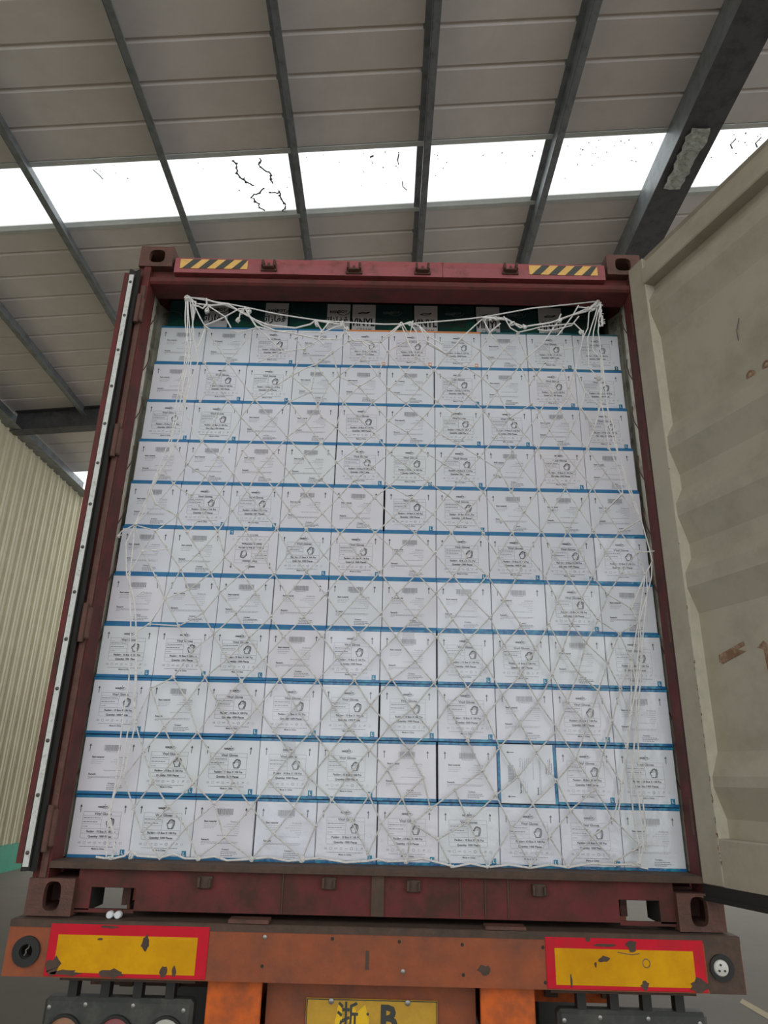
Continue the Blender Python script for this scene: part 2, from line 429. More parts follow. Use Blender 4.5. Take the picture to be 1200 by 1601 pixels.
# ================================================================== SHIPPING CONTAINER
CON = thing('shipping_container', 'maroon high cube shipping container with open rear doors, stacked full of white cartons', 'container', (0, 6, 0))
def cpart(mb, name, m, parent=None, **k):
    o = mb.build(name, m, parent or CON, **k)
    if (parent or CON) is CON: o.location = (0, -6, 0)
    return o
def hollow(size, wall, holes):
    """steel block casting: shell with oval apertures cut through its faces"""
    def cube(a, b):
        me = MB().box(a, b).mesh('c'); return link('c', me)
    sx, sy, sz = size
    o = cube((0, 0, 0), size); cutters = [cube((wall, wall, wall), (sx - wall, sy - wall, sz - wall))]
    for ax, c, w, h in holes:
        mb = MB(); n = 20; pl = []
        for i in range(n):
            a = 2 * math.pi * (i + .5) / n; e = .62
            pl.append((c[0] + w / 2 * math.copysign(abs(math.cos(a)) ** e, math.cos(a)), c[1] + h / 2 * math.copysign(abs(math.sin(a)) ** e, math.sin(a))))
        mb.prism(pl, -.05, {'x': sx, 'y': sy, 'z': sz}[ax] + .05, ax); cutters.append(link('c', mb.mesh('c')))
    for c in cutters:
        md = o.modifiers.new('b', 'BOOLEAN'); md.operation = 'DIFFERENCE'; md.object = c; md.solver = 'EXACT'
    bpy.context.view_layer.update()
    me = bpy.data.meshes.new_from_object(o.evaluated_get(bpy.context.evaluated_depsgraph_get()))
    for c in cutters + [o]: bpy.data.objects.remove(c)
    return me
top_c = hollow((.162, .178, .118), .026, [('y', (.084, .060), .076, .074), ('x', (.09, .06), .08, .05)])
bot_c = hollow((.162, .178, .118), .026, [('y', (.088, .062), .060, .092)])
for me in (top_c, bot_c): me.materials.clear(); me.materials.append(M['rust'])
for x0, z0, me, mir in ((-1.219, 2.778, top_c, 1), (1.219, 2.778, top_c, -1), (-1.219, 0, bot_c, 1), (1.219, 0, bot_c, -1),):
    o = link('corner_casting', me, CON, (x0, -6.006, z0)); o.scale = (mir, 1, 1)
for x0, z0, me, mir in ((-1.219, 2.778, top_c, 1), (1.219, 2.778, top_c, -1), (-1.219, 0, bot_c, 1), (1.219, 0, bot_c, -1)):
    o = link('corner_casting', me, CON, (x0, -6 + 12.192 - .17, z0)); o.scale = (mir, 1, 1)
# rear corner posts
for s in (-1, 1):
    mb = MB()
    mb.prism([(s * 1.219, .012), (s * 1.196, .012), (s * 1.190, 0), (s * 1.158, 0), (s * 1.158, .105), (s * 1.170, .115), (s * 1.219, .115)], .118, 2.778, 'z')
    cpart(mb, 'corner_post', M['red'])
    mb = MB(); mb.box((s * 1.187, -.008, .12), (s * 1.164, .0, 2.66)); 
    o = cpart(mb, 'post_bar', M['rust']); o['label'] = 'rust brown bar on the corner post'
    mb = MB(); mb.prism([(s * 1.219, 11.95), (s * 1.158, 11.95), (s * 1.158, 12.18), (s * 1.219, 12.18)], .118, 2.778, 'z'); cpart(mb, 'corner_post', M['red'])
# header
mb = MB()
mb.prism([(0, 2.748), (-.002, 2.80), (.004, 2.838), (.03, 2.85), (.13, 2.85), (.13, 2.748)], -1.045, 1.045, 'x')
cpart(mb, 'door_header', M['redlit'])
mb = MB(); mb.box((-1.158, .035, 2.722), (1.158, .13, 2.778)); cpart(mb, 'header_back', M['red'])
mb = MB(); mb.prism([(.006, 2.700), (.006, 2.722), (.014, 2.730), (.13, 2.730), (.13, 2.690), (.016, 2.690)], -1.158, 1.158, 'x'); cpart(mb, 'header_lip', M['red'])
mb = MB(); mb.box((.2575, -.004, 2.749), (.2595, -.001, 2.836)); cpart(mb, 'weld_seam', M['rust'])
for x0, x1, z in ((-1.018, -.690, 0), (.678, 1.008, 0)):
    t = MB().box((x0, -.0035, 2.771), (x1, -.0022, 2.825)).build('hazard_tape', M['hazyel'], CON); t.location = (0, -6, 0)
    w = (x1 - x0) / 4.1
    for k in range(4):
        a = x0 + .012 + k * w
        if x0 < 0: pl = [(a + .0, 2.771), (a + w * .5, 2.771), (a + w * .5 + .05, 2.825), (a + .05, 2.825)]
        else: pl = [(a + .0, 2.771), (a + w * .5, 2.771), (a + w * .5 + .05, 2.825), (a + .05, 2.825)]
        pl = [(min(p[0], x1), p[1]) for p in pl]
        MB().slab2(pl, -.0035, .0008).build('black_stripe', M['hazblk'], t)
keep = MB()
for dx in (-.034, .022): keep.prism([(dx, -.002), (dx + .012, -.002), (dx + .012, -.03), (dx + .006, -.036), (dx, -.03)], 0, .032, 'z')
keep.bbox((-.040, -.010, -.014), (.040, -.001, .004), .002); keep.bbox((-.028, -.034, -.008), (.028, -.002, -.001), .002); keep.cyl((0, -.02, .0), .006, .02, 'z', 8)
km = keep.mesh('keeper', M['rust'])
for x, z in ((-.584, 2.775), (-.171, 2.768), (.160, 2.772), (.585, 2.782)):
    link('lock_keeper', km, CON, (x, -6.0, z))
# sill between the bottom castings, with the two lashing pockets
mb = MB()
mb.box((-.848, .022, .018), (.861, .03, .150))
mb.box((-1.057, .022, .090), (-.848, .03, .150)); mb.box((.861, .022, .090), (1.057, .03, .150))
mb.box((-1.057, .022, .010), (-.848, .03, .022)); mb.box((.861, .022, .010), (1.057, .03, .024))
mb.box((-1.057, .022, .018), (-1.006, .03, .09)); mb.box((1.004, .022, .018), (1.057, .03, .09))
cpart(mb, 'door_sill', M['red'])
for a, b in ((-1.006, -.848), (.861, 1.004)):
    mb = MB(); mb.box((a - .006, .03, .016), (a, .16, .092)); mb.box((b, .03, .016), (b + .006, .16, .092)); mb.box((a - .006, .03, .088), (b + .006, .16, .094))
    cpart(mb, 'pocket_liner', M['hole'])
cpart(MB().box((-.925, .12, .02), (-.895, .15, .09)), 'lashing_bar', M['rust']); cpart(MB().box((.90, .14, .02), (.925, .16, .09)), 'lashing_bar', M['rust'])
mb = MB()
mb.prism([(-.004, .150), (-.004, .162), (.004, .172), (.12, .172), (.12, .150)], -1.158, 1.158, 'x'); cpart(mb, 'threshold_plate', M['brown'])
for x in (-.327, .302, .471, .39): cpart(MB().box((x - .002, .017, .022), (x + .002, .022, .148)), 'sill_stiffener', M['brown'])
cpart(MB().box((-.012, .012, .02), (.032, .022, .148)), 'sill_stiffener', M['brown'])
lug = MB(); lug.bbox((-.028, -.016, 0), (-.018, .01, .034), .002); lug.bbox((.012, -.016, 0), (.020, .01, .028), .002); lug.bbox((-.028, .0, -.004), (.022, .012, .036), .002)
lm = lug.mesh('lug', M['brown'])
for x, z in ((-.60, .098), (-.16, .104), (.140, .102), (.583, .098)): link('lock_keeper', lm, CON, (x, -6 + .012, z))
mb = MB(); mb.box((-1.158, .12, .155), (1.158, 11.95, .172)); cpart(mb, 'plywood_floor', M['ply'])
cm = MB().box((-1.16, 0, .02), (1.16, .05, .155)).mesh('crossmember', M['brown'])
for i in range(26): link('cross_member', cm, CON, (0, -6 + .55 + i * .44, 0))
for s in (-1, 1): cpart(MB().box((s * 1.219, .17, .05), (s * 1.175, 12.0, .172)), 'bottom_rail', M['red'])
mb = MB(); mb.box((-1.2, .13, 2.852), (1.2, 12.1, 2.858)); cpart(mb, 'roof_panel', M['red'])
for s in (-1, 1): cpart(MB().box((s * 1.219, .12, 2.80), (s * 1.165, 12.0, 2.852)), 'top_rail', M['red'])
def corr(y0, y1, pitch=.278, d=.036):
    y = y0; L = []
    while y < y1 - pitch:
        L += [(y, 0), (y + .07, 0), (y + .138, d), (y + .21, d)]; y += pitch
    L.append((y1, 0)); return L
for s in (-1, 1):
    L = [(s * (1.176 + b), a) for a, b in corr(.115, 11.95)]
    mb = MB(); mb.sheet(L, .172, 2.80, 'z', .002); cpart(mb, 'side_lining', M['linen'])
    L2 = [(a + s * .004, b) for a, b in L]
    mb = MB(); mb.sheet(L2, .172, 2.80, 'z', -.002); cpart(mb, 'side_panel', M['red'])
    # tie rods with curved hooks on the lining
    for i in range(9):
        z = .45 + i * .26; x = s * 1.172; mb = MB()
        mb.tube([(x, .13, z), (x - s * .01, .15, z + .05), (x - s * .012, .16, z + .10), (x, .18, z + .15)], .0026, 5)
        cpart(mb, 'lashing_rod', M['rust'])
mb = MB(); mb.box((-1.17, 12.05, .17), (1.17, 12.06, 2.85)); cpart(mb, 'front_panel', M['red'])

# ---- left door, folded right round against the container side
LD = struct('door_leaf', ''); del LD['kind']; LD.parent = CON; LD.location = (0, -6, 0); LD['label'] = 'maroon door leaf folded back along the left side, seen edge on'
MB().box((-1.276, .006, .17), (-1.228, .09, 2.715)).build('door_stile', M['red'], LD)
MB().box((-1.276, 1.09, .17), (-1.228, 1.165, 2.715)).build('door_stile', M['red'], LD)
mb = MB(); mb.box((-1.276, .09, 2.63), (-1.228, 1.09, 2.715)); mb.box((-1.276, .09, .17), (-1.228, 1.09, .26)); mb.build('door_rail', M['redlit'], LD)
L = [(-1.252, .26)]
for k in range(5):
    z = .34 + k * .46; L += [(-1.252, z), (-1.232, z + .06), (-1.232, z + .12), (-1.252, z + .18)]
L.append((-1.252, 2.63))
mb = MB(); mb.sheet(L, .09, 1.09, 'y', .003); 
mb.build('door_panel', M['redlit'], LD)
MB().box((-1.268, -.030, .165), (-1.246, .006, 2.715)).build('door_edge', M['red'], LD)
mb = MB(); mb.prism([(-1.246, .0), (-1.246, -.030), (-1.238, -.034), (-1.220, -.020), (-1.196, -.034), (-1.191, -.026), (-1.200, -.008), (-1.215, .006)], .14, 2.735, 'z'); mb.build('gasket', M['black'], LD)
MB().box((-1.240, -.0365, .155), (-1.219, -.033, 2.70)).build('gasket_strip', M['strip'], LD)
rv = MB(); rv.lathe((0, 0, 0), [(.0075, 0), (.007, -.002), (.004, -.004), (.001, -.0045)], 'y', 8)
rm = rv.mesh('rivet', M['rivet'], True)
for i in range(14): link('rivet', rm, LD, (-1.2295, -.0365, .20 + i * .189))
hm = MB(); hm.bbox((-.030, -.016, 0), (.012, .006, .13), .006); hm.cyl((-.012, -.018, -.012), .011, .154, 'z', 10)
hme = hm.mesh('hinge', M['rust'])
for z in (.215, .96, 1.76, 2.45): link('hinge', hme, CON, (-1.166, -6 -.008, z))

# ---- right door, open at about 110 degrees, inner face towards us
RD = struct('door_leaf', ''); del RD['kind']; RD.parent = CON; RD['label'] = 'cream painted inner face of the right door leaf, swung open'
RD.matrix_local = Matrix(((.342, .94, 0, 1.155), (-.94, .342, 0, -6.004), (0, 0, 1, 0), (0, 0, 0, 1)))
W_ = 1.185
mb = MB(); mb.bbox((0, 0, .150), (.100, .060, 2.800), .003); mb.build('door_stile', M['cream'], RD)
mb = MB(); mb.bbox((W_ - .06, 0, .150), (W_, .060, 2.800), .003); mb.build('door_stile', M['cream'], RD)
mb = MB(); mb.prism([(-.006, 2.650), (-.010, 2.656), (-.010, 2.728), (.012, 2.745), (.022, 2.790), (.010, 2.800), (.060, 2.800), (.060, 2.650)], .100, W_ - .06, 'x'); mb.build('door_rail', M['cream'], RD)
mb = MB(); mb.prism([(.002, .150), (.002, .296), (.006, .302), (.060, .302), (.060, .150)], .100, W_ - .06, 'x'); mb.build('door_rail', M['cream'], RD)
dp, sh = .050, .010
prof = [(.049, 2.650), (.049, 2.63), (sh, 2.56), (sh, 2.49), (dp, 2.37), (dp, 1.93), (sh, 1.86), (sh, 1.80), (dp, 1.69), (dp, 1.625), (sh, 1.555), (sh, 1.50), (dp, 1.385), (dp, 1.325), (sh, 1.26), (sh, 1.20), (dp, 1.10), (dp, .590), (sh, .505), (sh, .470), (dp, .365), (dp, .302)]
mb = MB(); mb.sheet(prof, .1005, W_ - .0605, 'x', .002); mb.build('door_panel', M['cream'], RD)
# chipped return of the stile by the corrugated panel, coloured paler as its lit side
mb = MB(); pts = [(.0005, 2.650)] + prof + [(.0005, .302)]
mb.prism(pts, .0985, .1015, 'x'); mb.build('stile_return', M['creamedge'], RD)
mb = MB(); mb.prism([(-.004, .020), (.006, .004), (.006, .056), (-.004, .056)], 0, 0, 'z') if 0 else None
mb.box((-.012, .006, .13), (.0, .056, 2.79)); mb.box((-.010, .004, .108), (W_, .056, .150)); mb.box((-.010, -.004, .098), (W_ + .01, .02, .112)); mb.build('gasket', M['black'], RD)
bt = MB(); bt.ring((0, 0, 0), .020, .011, -.006, 'y', 12); bt.lathe((0, 0, 0), [(.011, 0), (.010, -.008), (.004, -.010)], 'y', 8)
bm_ = bt.mesh('bolt', M['rustspot'])
for s_, z in ((.525, 1.930), (.600, 1.930), (.675, 1.925)): link('bolt', bm_, RD, (s_, dp, z))
MB().slab2([(.170, .905), (.172, .930), (.295, .962), (.298, .945), (.265, .938), (.30, .925), (.185, .895)], dp - .0005, .0008).build('rust_patch', M['rustspot'], RD)
MB().slab2([(.35, .93), (.38, .95), (.40, .93), (.40, .80), (.38, .79), (.375, .92)], dp - .0005, .0008).build('rust_patch', M['rustspot'], RD)
mb = MB()
for pts in ([(.40, 2.42), (.43, 2.405), (.47, 2.405), (.51, 2.415), (.53, 2.44), (.56, 2.435), (.575, 2.41)], [(.52, 2.19), (.505, 2.14), (.50, 2.10)]):
    mb.tube([(a, dp - .004 - (.006 if i % 2 else 0), b) for i, (a, b) in enumerate(pts)], .0018, 5)
cx, cz = .595, 2.42
mb.tube([(cx + .02 * math.cos(a * .7), dp - .008, cz + .02 * math.sin(a * .7)) for a in range(10)], .0018, 5)
mb.build('wire', M['rivet'], RD)
mb = MB(); rd = random.Random(9)
for i in range(34):
    s_ = .094 + rd.uniform(0, .006); z = rd.choice([rd.uniform(.2, .5), rd.uniform(.6, 1.1), rd.uniform(.16, 1.9)]); h = rd.uniform(.003, .014)
    mb.box((s_, -.0012, z), (s_ + rd.uniform(.002, .004), .0005, z + h))
for i in range(14):
    s_ = rd.uniform(.09, .75); z = rd.uniform(.25, 2.2); mb.tube([(s_, .006, z), (s_ + rd.uniform(-.02, .02), .006, z + rd.uniform(.005, .03))], .0012, 4) if 0 else None
tag(mb.build('chipped_paint', M['rustspot'], RD), kind='stuff')
for z in (.30, 1.0, 1.75, 2.45): link('hinge', hme, CON, (1.185, -6.0 + .03, z))

# ================================================================== CARTONS
CW, CH, CD = .2286, .2175, .30
def carton_mesh(m):
    mb = MB(); mb.bbox((-CW / 2, 0, 0), (CW / 2, CD, CH), .0022)
    # tiny raised flap line round the side so the board reads as folded
    return mb.mesh('carton', m)
body_card, body_film = carton_mesh(M['card']), carton_mesh(M['film'])
def X(u): return (u - .5) * CW
def Z(t): return (1 - t) * CH
YP = -.0008
def arrows(mb, rot=False):
    for u in (.115, .855):
        mb.poly2([(X(u - .022), Z(.195)), (X(u), Z(.155)), (X(u + .022), Z(.195))], YP, M['ink'])
        mb.quad2(X(u - .0055), Z(.285), X(u + .0055), Z(.195), YP, M['ink'])
def logo(mb, u, t, s, y=YP, m='ink'):
    put_text(mb, 'REEK', X(u) - s * 1.0, Z(t), s, y, 'CENTER', .0004, M[m], 1.05)
    put_text(mb, 'BOY', X(u) + s * 1.35, Z(t) + s * .05, s * 1.15, y, 'CENTER', .0005, M[m])
    pts = []
    for i in range(9):
        a = math.pi * (1.15 + .75 * i / 8); pts.append((X(u) + s * 1.4 + s * 1.9 * math.cos(a), Z(t) + s * .9 + s * 1.4 * math.sin(a)))
    mb.line2(pts, s * .16, y, M[m])
    mb.poly2([(X(u) + s * .9, Z(t) + s * 1.3), (X(u) + s * 1.3, Z(t) + s * 1.75), (X(u) + s * 1.5, Z(t) + s * 1.2)], y, M[m])
def fine(mb, u0, u1, t, m='softink', h=.0016, seed=0):
    """a line of very small print: short word-length dashes"""
    r = random.Random(int(u0 * 997 + t * 7919) + seed); u = u0
    while u < u1 - .008:
        w = min(r.uniform(.018, .055), u1 - u); mb.quad2(X(u), Z(t) - h / 2, X(u + w), Z(t) + h / 2, YP, M[m]); u += w + .008
def hand(mb, u, t, s, m='ink'):
    P = [(-.55,-1),(-.62,-.62),(-.85,-.25),(-.88,.12),(-.70,.22),(-.55,.0),(-.56,.45),(-.44,.62),(-.32,.50),(-.28,.78),(-.13,.90),(0,.76),(.06,.92),(.22,.92),(.30,.72),(.42,.78),(.54,.66),(.56,.1),(.50,-.35),(.36,-.65),(.34,-1)]
    pts = [(X(u) + a * s, Z(t) + b * s) for a, b in P]
    mb.line2(pts, s * .17, YP, M[m], True)
    for a, b in (((-.32, .5), (-.28, .1)), ((0, .76), (0, .15)), ((.3, .72), (.27, .15))): mb.line2([(X(u) + a[0] * s, Z(t) + a[1] * s), (X(u) + b[0] * s, Z(t) + b[1] * s)], s * .09, YP, M[m])
    P2 = [(.62,.80),(.82,.55),(.84,.0),(.74,-.45),(.60,-.75),(.58,-1)]
    mb.line2([(X(u) + a * s, Z(t) + b * s) for a, b in P2], s * .17, YP, M[m])
def icons(mb, t, m='softink'):
    s = .0042; c = [X(.17 + k * .085) for k in range(9)]; z = Z(t)
    put_text(mb, 'CE', c[0], z - .003, .0085, YP, 'CENTER', .0002, M[m])
    mb.line2([(c[1] - s, z - s), (c[1] + s, z - s), (c[1] + s, z + s), (c[1] - s, z + s)], .0008, YP, M[m], True)
    put_text(mb, 'LOT', c[2], z - .002, .0065, YP, 'CENTER', .0002, M[m])
    mb.line2([(c[3] - s, z - s), (c[3] + s, z - s), (c[3] + s, z + s * .6), (c[3] - s, z + s * .6)], .0008, YP, M[m], True); mb.line2([(c[3], z - s), (c[3], z + s)], .0008, YP, M[m])
    mb.line2([(c[4] - s, z), (c[4] + s, z)], .0018, YP, M[m])
    mb.line2([(c[5] + s * 1.1 * math.cos(a), z + s * 1.1 * math.sin(a)) for a in [math.pi * 2 * i / 7 for i in range(7)]], .0016, YP, M[m], True)
    mb.line2([(c[6] - s * .5, z + s), (c[6], z), (c[6] + s * .5, z + s)], .0009, YP, M[m]); mb.line2([(c[6], z), (c[6], z - s)], .0009, YP, M[m]); mb.line2([(c[6] - s * .5, z - s), (c[6] + s * .5, z - s)], .0009, YP, M[m])
    mb.line2([(c[7] - s, z - s), (c[7] + s, z + s)], .0009, YP, M[m]); mb.line2([(c[7] - s, z), (c[7], z + s), (c[7] + s * .8, z - s * .2)], .0013, YP, M[m])
    mb.line2([(c[8] + s * math.cos(a), z + s * math.sin(a)) for a in [math.pi * 2 * i / 10 for i in range(10)]], .0007, YP, M[m], True)
def print_gloves():
    mb = MB(); mb.flat = True
    arrows(mb); logo(mb, .47, .205, .0078)
    x0, x1, xm = .17, .80, .485; w = .0009; I = M['softink']
    mb.line2([(X(x0), Z(.27)), (X(x1), Z(.27)), (X(x1), Z(.675)), (X(x1 - .02), Z(.695)), (X(x0 + .02), Z(.695)), (X(x0), Z(.675))], w, YP, I, True)
    for t in (.335, .545, .620): mb.line2([(X(x0), Z(t)), (X(x1), Z(t))], w, YP, I)
    for t in (.400, .470): mb.line2([(X(x0), Z(t)), (X(xm), Z(t))], w, YP, I)
    mb.line2([(X(xm), Z(.335)), (X(xm), Z(.545))], w, YP, I)
    put_text(mb, 'Vinyl Gloves', X(.50), Z(.323), .0128, YP, 'CENTER', .0003, M['ink'])
    fine(mb, x0 + .015, .46, .370, 'ink', .0022, 1); fine(mb, x0 + .015, .42, .435, 'ink', .0022, 2); fine(mb, x0 + .015, .27, .510, 'softink', .002, 3)
    hand(mb, .632, .442, .0165)
    put_text(mb, 'Packing : 10 Box X 100 Pcs', X(.50), Z(.604), .0105, YP, 'CENTER', .00035, M['ink'], .95)
    put_text(mb, 'Quantity: 1000 Pieces', X(.49), Z(.682), .0105, YP, 'CENTER', .00035, M['ink'], .95)
    icons(mb, .765); fine(mb, .19, .78, .828, 'ink', .0014, 4)
    put_text(mb, 'Made in China', X(.49), Z(.872), .0082, YP, 'CENTER', .0002, M['ink'])
    return mb.mesh('print')
def print_notes():
    mb = MB(); mb.flat = True; arrows(mb)
    r = random.Random(4); u = .36
    while u < .635:
        w = r.choice((.004, .006, .009, .012)); mb.quad2(X(u), Z(.275), X(u + w), Z(.175), YP, M['softink']); u += w + r.choice((.004, .006, .008))
    fine(mb, .40, .60, .292, 'softink', .002)
    put_text(mb, 'Best material', X(.17), Z(.395), .0088, YP, 'LEFT', .0003, M['ink'])
    for k, u1 in enumerate((.40, .37, .35)): fine(mb, .17, u1, .425 + k * .033, 'softink', .0013, k)
    put_text(mb, 'Product by', X(.765), Z(.395), .0080, YP, 'RIGHT', .0001, M['softink'])
    for k, u0 in enumerate((.55, .50, .58, .66, .69)): fine(mb, u0, .765, .425 + k * .036, 'softink', .0012, 9 + k)
    fine(mb, .40, .74, .605, 'softink', .0014, 5)
    put_text(mb, 'Remark:', X(.15), Z(.685), .0088, YP, 'LEFT', .0003, M['ink'])
    fine(mb, .15, .76, .708, 'softink', .0014, 6); fine(mb, .15, .74, .728, 'softink', .0014, 7); fine(mb, .15, .21, .748, 'softink', .0014, 8)
    put_text(mb, 'Contact:', X(.50), Z(.835), .0080, YP, 'LEFT', .0002, M['ink'])
    for k, u1 in enumerate((.74, .76, .70)): fine(mb, .49, u1, .862 + k * .028, 'ink', .0018, 20 + k)
    return mb.mesh('print')
pg, pn = print_gloves(), print_notes()
def veiled(me):      # the same print seen through a layer of stretch film
    c = me.copy()
    for i, m in enumerate(c.materials):
        if m == M['ink']: c.materials[i] = M['veiledink']
        elif m == M['softink']: c.materials[i] = M['veiledsoft']
    return c
pgf, pnf = veiled(pg), veiled(pn)
def band_mesh(m, t0, t1):
    return MB().box((-CW / 2 - .0004, -.0006, Z(t1)), (CW / 2 + .0004, CD * .5, Z(t0))).mesh('band', m)
BT = {k: band_mesh(M[k], -.001, .046) for k in ('blue', 'bluefilm', 'orange', 'darkgreen')}
BB = {k: band_mesh(M[k], .952, 1.001) for k in ('blue', 'bluefilm', 'orange', 'darkgreen')}
def badge_mesh(m, letter):
    mb = MB(); mb.flat = True
    mb.box((X(.862), -.0012, Z(.955)), (X(.935), -.0004, Z(.862)), M[m])
    put_text(mb, letter, X(.898), Z(.935), .0165, -.0016, 'CENTER', .0004, M['whiteink'])
    pb = {'orange': 'orange'}.get(m, 'paleblue')
    put_text(mb, 'SIZE', X(.785), Z(.940), .0135, YP, 'CENTER', -.0002, M[pb], .8)
    return mb.mesh('badge')
BG = {'blue': badge_mesh('blue', 'L'), 'orange': badge_mesh('orange', 'M'), 'darkgreen': badge_mesh('darkgreen', 'S'), 'bluefilm': badge_mesh('bluefilm', 'L')}
TYPES = ['NNGNggGNGG', 'NGGNNNGNGG', 'GGNNGNGGNG', 'NNNNGGGNGN', 'NGGNNGGNNN', 'NNUGGNGGGG', 'NNNNNNNNGN', 'GGGNGNGGNG', 'GNGGGGGNGN', 'NGGGGNNRGG', 'GGNNGGGGGN']
TYPES[0] = 'NNGNOOOnGG'
ROWZ0 = .1725; RH = .2210
DEP = [.232, .220, .205, .188, .172, .155, .140, .126, .119, .123, .127]
NUM = ['first', 'second', 'third', 'fourth', 'fifth', 'sixth', 'seventh', 'eighth', 'ninth', 'tenth', 'eleventh']
GAP = {(4, 5): .006, (6, 3): .002, (6, 4): .002, (8, 5): .004, (9, 6): .006, (10, 3): .004, (10, 5): .002, (7, 6): .004, (2, 4): .003, (3, 4): .003, (1, 6): .003}
glare_mb = MB(); tv = []  # whitish translucent patch that paints glare onto film-wrapped cartons
for i in range(7):
    for j in range(9): tv.append(((i / 6 - .5) * .050, -.0012 - random.uniform(0, .0007), Z(.02 + j / 8 * .22)))
glare_mb.flat = True; glare_mb.add(tv, [(i * 9 + j, (i + 1) * 9 + j, (i + 1) * 9 + j + 1, i * 9 + j + 1) for i in range(6) for j in range(8)])
tm_ = bpy.data.materials.new('painted_film_glare'); tm_.use_nodes = True
_n = tm_.node_tree; _b = _n.nodes['Principled BSDF']; _b.inputs['Base Color'].default_value = (.95, .96, 1, 1); _b.inputs['Roughness'].default_value = .3; _b.inputs['Alpha'].default_value = .22
_ns = _n.nodes.new('ShaderNodeTexNoise'); _ns.inputs['Scale'].default_value = 70; _bp = _n.nodes.new('ShaderNodeBump'); _bp.inputs['Strength'].default_value = .6; _bp.inputs['Distance'].default_value = .01
_n.links.new(_ns.outputs['Fac'], _bp.inputs['Height']); _n.links.new(_bp.outputs['Normal'], _b.inputs['Normal'])
glare_me = glare_mb.mesh('glare', tm_)
rj = random.Random(21)
for r in range(11):
    z = ROWZ0 + (10 - r) * RH
    half = 10 * .2312 / 2
    shift = {0: .004, 9: -.001}.get(r, 0)
    x = -half + shift
    g = sum(v for (a, b), v in GAP.items() if a == r)
    step = (2 * half - g) / 10
    for c in range(10):
        if (r, c) in GAP: x += GAP[(r, c)]
        ty = TYPES[r][c]; film = (r >= 7 and c >= 5) or (r == 8 and c >= 3) or (r >= 9 and c >= 3) or (r == 6 and c >= 6 and c < 9) or (r == 7 and c >= 4) or (r == 5 and c == 9)
        cx = x + step / 2; x += step
        y = DEP[r] + rj.uniform(-.0015, .0015)
        desc = {'G': 'white carton with hand print', 'N': 'white carton with barcode and fine print', 'U': 'white carton stacked upside down, hand print inverted', 'R': 'white carton lying on its side, barcode print turned sideways', 'O': 'white carton with orange edge and hand print', 'n': 'white carton with barcode and fine print'}[ty]
        if (r, c) == (0, 8) or (r, c) == (0, 9): desc = 'white carton with dark green edge and hand print'
        if ty in 'UR': lab = desc
        else: lab = f'{desc}, {NUM[c]} from left, {NUM[r]} row down' if r < 10 else f'{desc}, {NUM[c]} from left in the bottom row'
        body = link('glove_carton', body_film if film else body_card, None, (cx, y, z), (0, 0, rj.uniform(-.004, .004)))
        tag(body, lab, 'carton', 'white glove cartons stacked in the container')
        colr = 'bluefilm' if film else 'blue'
        top = colr; bot = colr
        if ty == 'O': top = bot_ = 'orange'; bot = 'blue'
        if (r, c) in ((0, 8), (0, 9)): top = bot = 'darkgreen'
        if ty == 'n': top = 'darkgreen'
        R4 = None
        if ty == 'U': R4 = Matrix.Translation((0, 0, CH)) @ Matrix.Rotation(math.pi, 4, 'Y')
        if ty == 'R': R4 = Matrix.Translation((0, 0, CH / 2)) @ Matrix.Rotation(-math.pi / 2, 4, 'Y') @ Matrix.Diagonal((CH / CW, 1, CW / CH, 1)) @ Matrix.Translation((0, 0, -CH / 2))
        def sub(name, me):
            o = link(name, me, body)
            if R4: o.matrix_local = R4
            return o
        tag(sub('printed_side', (pgf if film else pg) if ty in 'GUO' else (pnf if film else pn)), kind='stuff')
        sub('edge_band', BT[top]); sub('edge_band', BB[bot])
        if ty in 'GUO': sub('size_badge', BG['orange' if ty == 'O' else (bot if bot in BG else 'blue')])
        if film and rj.random() < .3: sub('glare_patch', glare_me)

